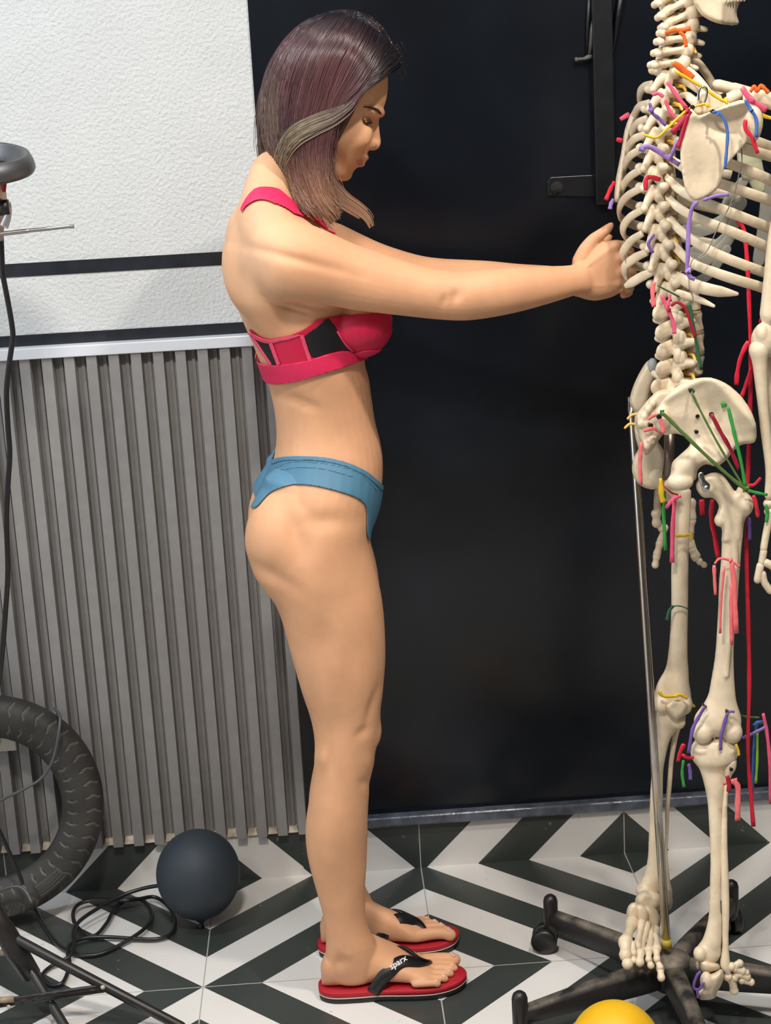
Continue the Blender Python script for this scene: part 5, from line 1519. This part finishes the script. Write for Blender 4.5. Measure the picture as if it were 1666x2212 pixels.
link('collar', MB().tube([P0-Vector((0, 0, .008)), P0+Vector((0, 0, .006))], .0085, 18).mesh(), material('collar_tape', (.42, .32, .05), .5), stand)
for k in range(5):
    a = radians(126+72*k+1); d = Vector((cos(a), sin(a), 0)); s_ = Vector((-sin(a), cos(a), 0)); c0 = Vector((HX, HY, 0))
    rr = []
    for r, hw, zt, zb in ((.020, .0180, .092, .050), (.06, .0160, .094, .048), (.12, .0140, .091, .048), (.18, .0125, .086, .049), (.240, .0115, .080, .051), (.270, .0105, .077, .053)):
        p = c0+d*r
        rr.append([p+s_*(hw*x)+UP*(zb+(zt-zb)*z) for x, z in ((-1, .1), (-1, .72), (-.72, .95), (-.3, 1), (.3, 1), (.72, .95), (1, .72), (1, .1), (.7, 0), (-.7, 0))])
    leg = link('leg', MB().rings(rr).mesh(), m_dust, stand)
    e_ = c0+d*.270
    link('end_cap', MB().tube([e_+UP*.040, e_+UP*.060, e_+UP*.094], .0125, 20, round_ends=True).mesh(), m_blackmetal, leg)
    w_ = a + (radians(35) if k % 2 else radians(-50)); ax = Vector((cos(w_), sin(w_), 0)); q = e_+Vector((-sin(w_), cos(w_), 0))*.012+UP*.0225
    mbw = MB()
    for o0 in (-1, 1):
        rr = []
        for t, r in ((.003, .016), (.0035, .0215), (.006, .0225), (.016, .0225), (.0195, .019), (.0205, .008)):
            u1 = UP; u2 = ax.cross(UP)
            ring = [q+ax*(o0*t)+(u1*cos(2*pi*j/28)+u2*sin(2*pi*j/28))*r for j in range(28)]
            rr.append(ring)
        mbw.rings(rr)
    mbw.tube([q-ax*.005, q+ax*.005], .006, 12)
    mbw.tube([q+UP*.004, e_+UP*.044], .007, 12)
    link('castor', mbw.mesh(), m_blackmetal, leg)

# ================================================================= BALLOONS
def balloon(name, label, c, rx, rz, col, knot, kdir, rough=.5, sss=0):
    t = thing(name, label, 'balloon', (c[0], c[1], 0), None)
    mb = MB(); n, m = 64, 40; rr = []
    kd = Vector(kdir).normalized(); A = kd.orthogonal().normalized(); B = kd.cross(A); C = Vector(c)
    for i in range(1, m):
        th = pi*i/m; r = rx*sin(th)*(1+.02*cos(th)); z = -rz*cos(th)+(.010 if th > 2.9 else 0)*((th-2.9)/.24)**2
        rr.append([C+kd*z+A*(r*cos(2*pi*j/n))+B*(r*sin(2*pi*j/n)) for j in range(n)])
    mb.rings(rr)
    link('skin', mb.mesh(), material('balloon_'+name, col, rough, noise_amt=.06, noise_scale=14, sss=sss, spec=.5), t)
    K = C+kd*(rz+.004)
    link('knot', MB().tube([C+kd*(rz-.004), K, K+kd*.006, K+kd*.012+A*.004], [.006, .0038, .0048, .0075], 12).mesh(), material('knot_'+name, knot, .5), t)
    return t
cb_ = at(428, 1882, -.165); rb = 90.5/pxm(cb_)
tb = balloon('balloon', 'dark slate-grey balloon resting on the floor by the slatted wall', (cb_.x, -.165, rb*1.065+.012), rb, rb*1.075, (.030, .042, .055), (.010, .010, .011), (0, -.25, -1), .62)
cy_ = at(1330, 2212, -.80); ry = .0685
ty = balloon('balloon', 'yellow balloon at the bottom edge in front of the castor stand', (cy_.x, -.80, .078), ry, ry*1.10, (.80, .46, .010), (.6, .35, .01), (.2, .35, -1), .5, .15)
cpy = project(np.array([[cy_.x, -.80, .078+ry]]))

# ================================================================= TYRE
m_rubber = material('tyre_rubber', (.040, .038, .034), .62, noise_amt=.35, noise_scale=24, bump=.4, bump_scale=160, bump_dist=.001)
tyre = thing('tyre', 'worn black motorcycle tyre without wheel leaning on the slatted wall', 'tyre', (-.80, -.12, 0))
TC = at(-24, 1744, -.115); 
tilt = radians(9); ax = Vector((.10, -cos(tilt), sin(tilt))).normalized()      # axis towards the camera, top leaning on the wall
U = Vector((1, 0, 0)); U = (U-ax*U.dot(ax)).normalized(); Vv = ax.cross(U)*-1
if Vv.z < 0: Vv = -Vv
RO, RI = .2075, .132
def tyre_pt(ang, s):
    """s runs round the section: 0..1"""
    return ang, s
mb = MB(); NA, NS = 1300, 46; rr = []; dust = []
def section(t):     # closed section of the carcass: (radius, axial) ; broad tread faces the camera
    pts = [(RI+.000,.004),(RI+.004,.014),(RI+.018,.024),(RI+.036,.0295),(RO-.022,.029),(RO-.008,.021),(RO-.001,.008),(RO,-.008),(RO-.006,-.022),(RO-.022,-.030),(RI+.030,-.028),(RI+.006,-.014)]
    return pts
SEC = smooth_poly(section(0), 4); NS = len(SEC)
for i in range(NA):
    a = 2*pi*i/NA; ring = []
    for k, (r, x) in enumerate(SEC):
        h = 0.0
        if x > .006:
            f = (r-RI)/(RO-RI)                       # 0 inner rim .. 1 outer rim
            pitch = 2*pi/46
            # zig-zag cross grooves, either side of the middle groove
            def groove(a0, f0, f1, bend):
                if not (f0 < f < f1): return 0
                q = ((a-a0-bend*abs(f-(f0+f1)/2)*1.2) % pitch)
                d = min(q, pitch-q)*r
                return math.exp(-(d/.0012)**2)
            h -= .0030*groove(0, .14, .40, .22)
            h -= .0030*groove(pitch*.5, .60, .93, -.20)
            h -= .0022*math.exp(-(((f-.50))/.012)**2)
        dust.append(min(1, -h/.0026))
        c = TC+(U*cos(a)+Vv*sin(a))*(r+h*.3)+ax*(x+h)
        ring.append(c)
    rr.append(ring)
vs = [p for r in rr for p in r]; fs = []
for i in range(NA):
    i2 = (i+1) % NA
    for k in range(NS):
        k2 = (k+1) % NS; fs.append((i*NS+k, i*NS+k2, i2*NS+k2, i2*NS+k))
me_t = MB().add(vs, fs).mesh()
dn = np.array(dust)[:, None]; tc_ = np.array([.034, .032, .029])*(1-dn)+np.array([.17, .15, .115])*dn
me_t.attributes.new('tint', 'FLOAT_COLOR', 'POINT'); me_t.attributes['tint'].data.foreach_set('color', np.hstack([tc_, np.ones((len(dn), 1))]).ravel())
link('carcass', me_t, material('tyre_tread', (.04, .038, .034), .6, noise_amt=.4, noise_scale=16, bump=.4, bump_scale=160, attr='tint'), tyre)
# moulded maker's plate with unreadable small lettering
lab = MB(); lc = at(112, 1908, -.15)
a0 = math.atan2((lc-TC).dot(Vv), (lc-TC).dot(U)); 
def on_tyre(a, f, h=0):
    r = RI+f*(RO-RI); x = float(np.interp(r, [p[0] for p in SEC[4:20]], [p[1] for p in SEC[4:20]])) if False else .0275
    return TC+(U*cos(a)+Vv*sin(a))*r+ax*(x+h)
rr = []
for t in np.linspace(-.17, .17, 15):
    rr.append([on_tyre(a0+t, f, h) for f, h in ((.40, .000), (.42, .0028), (.78, .0028), (.80, .000))])
lab.rings(rr)
pl = link('label_plate', lab.mesh(), m_rubber, tyre)
m_raised = material('raised_lettering', (.085, .080, .070), .7)
tx = MB()
for row in range(4):
    t = -.15
    while t < .15:
        w1 = random.uniform(.006, .018)
        f0 = .46+row*.075
        p4 = [on_tyre(a0+t, f0, .0029), on_tyre(a0+t+w1, f0, .0029), on_tyre(a0+t+w1, f0+.035, .0029), on_tyre(a0+t, f0+.035, .0029)]
        tx.add(p4+[p+ax*.0006 for p in p4], [(4, 5, 6, 7), (0, 1, 5, 4), (1, 2, 6, 5), (2, 3, 7, 6), (3, 0, 4, 7)])
        t += w1+random.uniform(.004, .008)
link('raised_marks', tx.mesh(), m_raised, pl, smooth=False)

# ================================================================= TRIPOD LAMP STAND
m_gun = material('gunmetal', (.13, .13, .135), .42, .7)
m_silver = material('clamp_silver', (.55, .55, .56), .3, .8)
m_tube = material('tripod_black', (.018, .016, .015), .38, noise_amt=.3, noise_scale=40)
m_tan = material('worn_tan', (.30, .23, .16), .6, noise_amt=.4, noise_scale=50)
trip = thing('tripod_stand', 'black folding tripod with a grey round lamp head, cut by the left frame edge', 'tripod', (-.72, -.44, 0))
YT = -.44
J = at(30, 2052, YT)
link('pole', MB().tube([at(-8, 1985, YT), at(-22, 1700, YT), at(-38, 1100, YT), at(-52, 520, YT)], .0085, 16).mesh(), m_tube, trip)
link('joint', bake(MB().tube([at(-18, 1968, YT), at(10, 2010, YT), at(35, 2055, YT), at(70, 2108, YT)], [.0165, .0175, .0185, .0155], 16).mesh(), [('BEVEL', dict(width=.001, segments=1))]), m_tube, trip)
link('clamp', MB().tube([at(8, 2016, YT-.002), at(33, 2024, YT-.004), at(40, 2042, YT-.004), at(22, 2056, YT-.004), at(2, 2058, YT-.002)], .0055, 10, flat=.7, round_ends=True).mesh(), m_tan, trip)
gA = onz(392, 2218, .008); gB = onz(175, 2275, .010)
link('leg', MB().tube([at(38, 2030, YT-.004), at(150, 2090, YT-.03), gA], .0083, 14, round_ends=True).mesh(), m_tube, trip)
link('leg', MB().tube([at(62, 2090, YT-.004), at(105, 2160, YT-.03), gB], .0083, 14, round_ends=True).mesh(), m_tube, trip)
gC = Vector((-.95, -.30, .01))
link('leg', MB().tube([at(0, 2010, YT+.01), at(-60, 2050, YT+.05), gC], .0083, 14, round_ends=True).mesh(), m_tube, trip)
mb = MB()
b0 = at(-20, 2170, YT-.05); b1 = at(228, 2134, YT-.052)
for off in (-.0052, .0052): mb.tube([b0+UP*off, b1+UP*off], .0036, 4, flat=1.0)
br = link('brace', fuse(mb.tube([b0, b1], .0045, 4), .0016, 1, .3, 'brace'), m_tube, trip)
for u, v in ((222, 2135), (19, 2177)):
    c = at(u, v-2, YT-.058); link('rivet', MB().ball(c, .0038, .002, .0038).mesh(), material('rivet_cream', (.6, .52, .4), .4), br)
link('brace_end', MB().tube([at(-15, 2162, YT-.056), at(30, 2158, YT-.056)], .0062, 4).mesh(), m_tan, br)
# lamp head: shallow dish, clip, side arm
LC = at(-52, 358, YT); n = 56
rr = []
ndir = Vector((.06, -.22, 1)).normalized(); A = ndir.orthogonal().normalized(); B = ndir.cross(A)
for r, z in ((.050, -.012), (.070, -.014), (.0835, -.0095), (.0862, -.004), (.0840, .006), (.0785, .017), (.0745, .0185), (.070, .015), (.064, .004), (.050, .000)):
    rr.append([LC+ndir*z+(A*cos(2*pi*j/n)+B*sin(2*pi*j/n))*r for j in range(n)])
rr.append(rr[0])
link('lamp_head', MB().rings(rr, cap=False).mesh(), m_gun, trip)
link('lamp_plate', MB().rings([[LC+ndir*z+(A*cos(2*pi*j/n)+B*sin(2*pi*j/n))*.052 for j in range(n)] for z in (-.008, -.002)]).mesh(), m_blackmetal, trip)
link('neck', bake(MB().tube([at(-12, 372, YT), at(-8, 430, YT), at(-10, 520, YT)], [.014, .0165, .012], 4).mesh(), [('BEVEL', dict(width=.002, segments=2))]), m_silver, trip)
clip = link('clip', MB().tube(px_path([(8,382),(7,398),(9,415)], YT-.018), [.0048, .0052, .0025], 8, flat=.6).mesh(), material('clip_red', (.40, .012, .015), .4), trip); clip['label'] = 'small red lever'
link('knob', MB().tube([at(-4, 450, YT-.012), at(20, 447, YT-.012)], .0115, 18, round_ends=False).mesh(), m_blackmetal, trip)
link('knob_bracket', MB().tube(px_path([(16,436),(19,448),(16,468),(8,490)], YT-.014), [.004, .0045, .006, .007], 10, flat=.5).mesh(), m_silver, trip)
mb = MB(); mb.tube([at(-4, 506, YT-.014), at(60, 498.5, YT-.014)], .0036, 10); mb.tube([at(60, 498.5, YT-.014), at(110, 493.5, YT-.014)], .0031, 10); mb.tube([at(110, 493.5, YT-.014), at(157, 488.5, YT-.014)], .0027, 10, round_ends=True)
ar = link('side_arm', fuse(mb, .0009, 1, .3, 'arm'), material('arm_silver', (.42, .41, .40), .3, .9), trip)
link('arm_tip', MB().tube([at(151, 489.2, YT-.014), at(159, 488.3, YT-.014)], .0033, 12).mesh(), material('tip_grey', (.25, .24, .23), .5), ar)

# ================================================================= CABLES
m_cable = material('cable_black', (.012, .012, .014), .35, spec=.6)
m_cablegrey = material('cable_grey', (.075, .08, .085), .4)
def cable(name, label, P, r, mat):
    o = link(name, MB().tube(P, r, 10, round_ends=True).mesh(), mat)
    return tag(o, label, 'cable')
cable('lamp_cable', 'black cable hanging from the lamp head down the white wall and slats', px_path([(2,508),(3,530),(6,590),(15,640),(24,690),(28,725),(25,750),(18,800),(14,850),(17,920),(21,980),(17,1050),(14,1130),(17,1230),(12,1320),(4,1420),(-4,1480)], -.41, 6), .0042, m_cable)
CO = [(-10,1770,.24),(10,1808,.22),(30,1850,.15),(50,1898,.05)]
zz = lambda L: [onz(u, v, z) for u, v, z in [tuple(q) for q in spline(L, 6)]]
loop = [(52,1917,.05),(62,1940,.022),(82,1975,.008),(105,2015,.006),(130,2045,.006),(170,2063,.006),(215,2061,.006),(262,2040,.007),(310,2008,.012),(328,1982,.012),(322,1958,.014),(300,1942,.014),(268,1947,.014),(246,1966,.012),(230,1995,.010),(205,2021,.010),(178,2013,.012),(160,1990,.014),(160,1965,.016),(180,1949,.018),(225,1943,.020),(268,1945,.026),(300,1942,.020),(335,1938,.014),(366,1960,.010),(378,1990,.008),(368,2018,.007),(335,2029,.007),(280,2027,.008),(225,2024,.010),(180,2027,.014),(152,2040,.016),(146,2058,.012)]
loop += [(150,2085,.010),(136,2122,.008),(110,2127,.006),(92,2108,.006),(110,2088,.007),(150,2066,.014)]
loop += [(160,2038,.020),(159,2013,.022),(173,1989,.024),(215,1960,.028),(265,1934,.033),(310,1919,.040),(349,1912,.048)]
cable('power_cable', 'black power cable coiled on the tiles beside the grey balloon', zz(loop), .0037, m_cable)
cable('power_cable', 'black cable slanting down across the tyre opening', [at(u, v, y) for u, v, y in [tuple(q) for q in spline([(-12,1775,-.20),(4,1806,-.205),(24,1850,-.21),(44,1895,-.205),(48,1908,-.20)], 6)]], .0036, m_cable)
cable('thin_cable', 'thin grey cable looped over the top of the tyre', [at(u, v, y) for u, v, y in [tuple(q) for q in spline([(118,1530,-.085),(127,1541,-.118),(130,1556,-.135),(126,1590,-.150),(117,1633,-.156),(105,1660,-.158),(85,1685,-.160),(50,1706,-.162),(15,1722,-.165),(-15,1738,-.165)], 6)]], .0028, m_cablegrey)
cable('thin_cable', 'pale grey cable arching along the lower tyre rim', [at(u, v, y) for u, v, y in [tuple(q) for q in spline([(-14,1935,-.20),(10,1920,-.20),(38,1915,-.20),(55,1925,-.205),(68,1948,-.215)], 6)]], .0030, m_cablegrey)
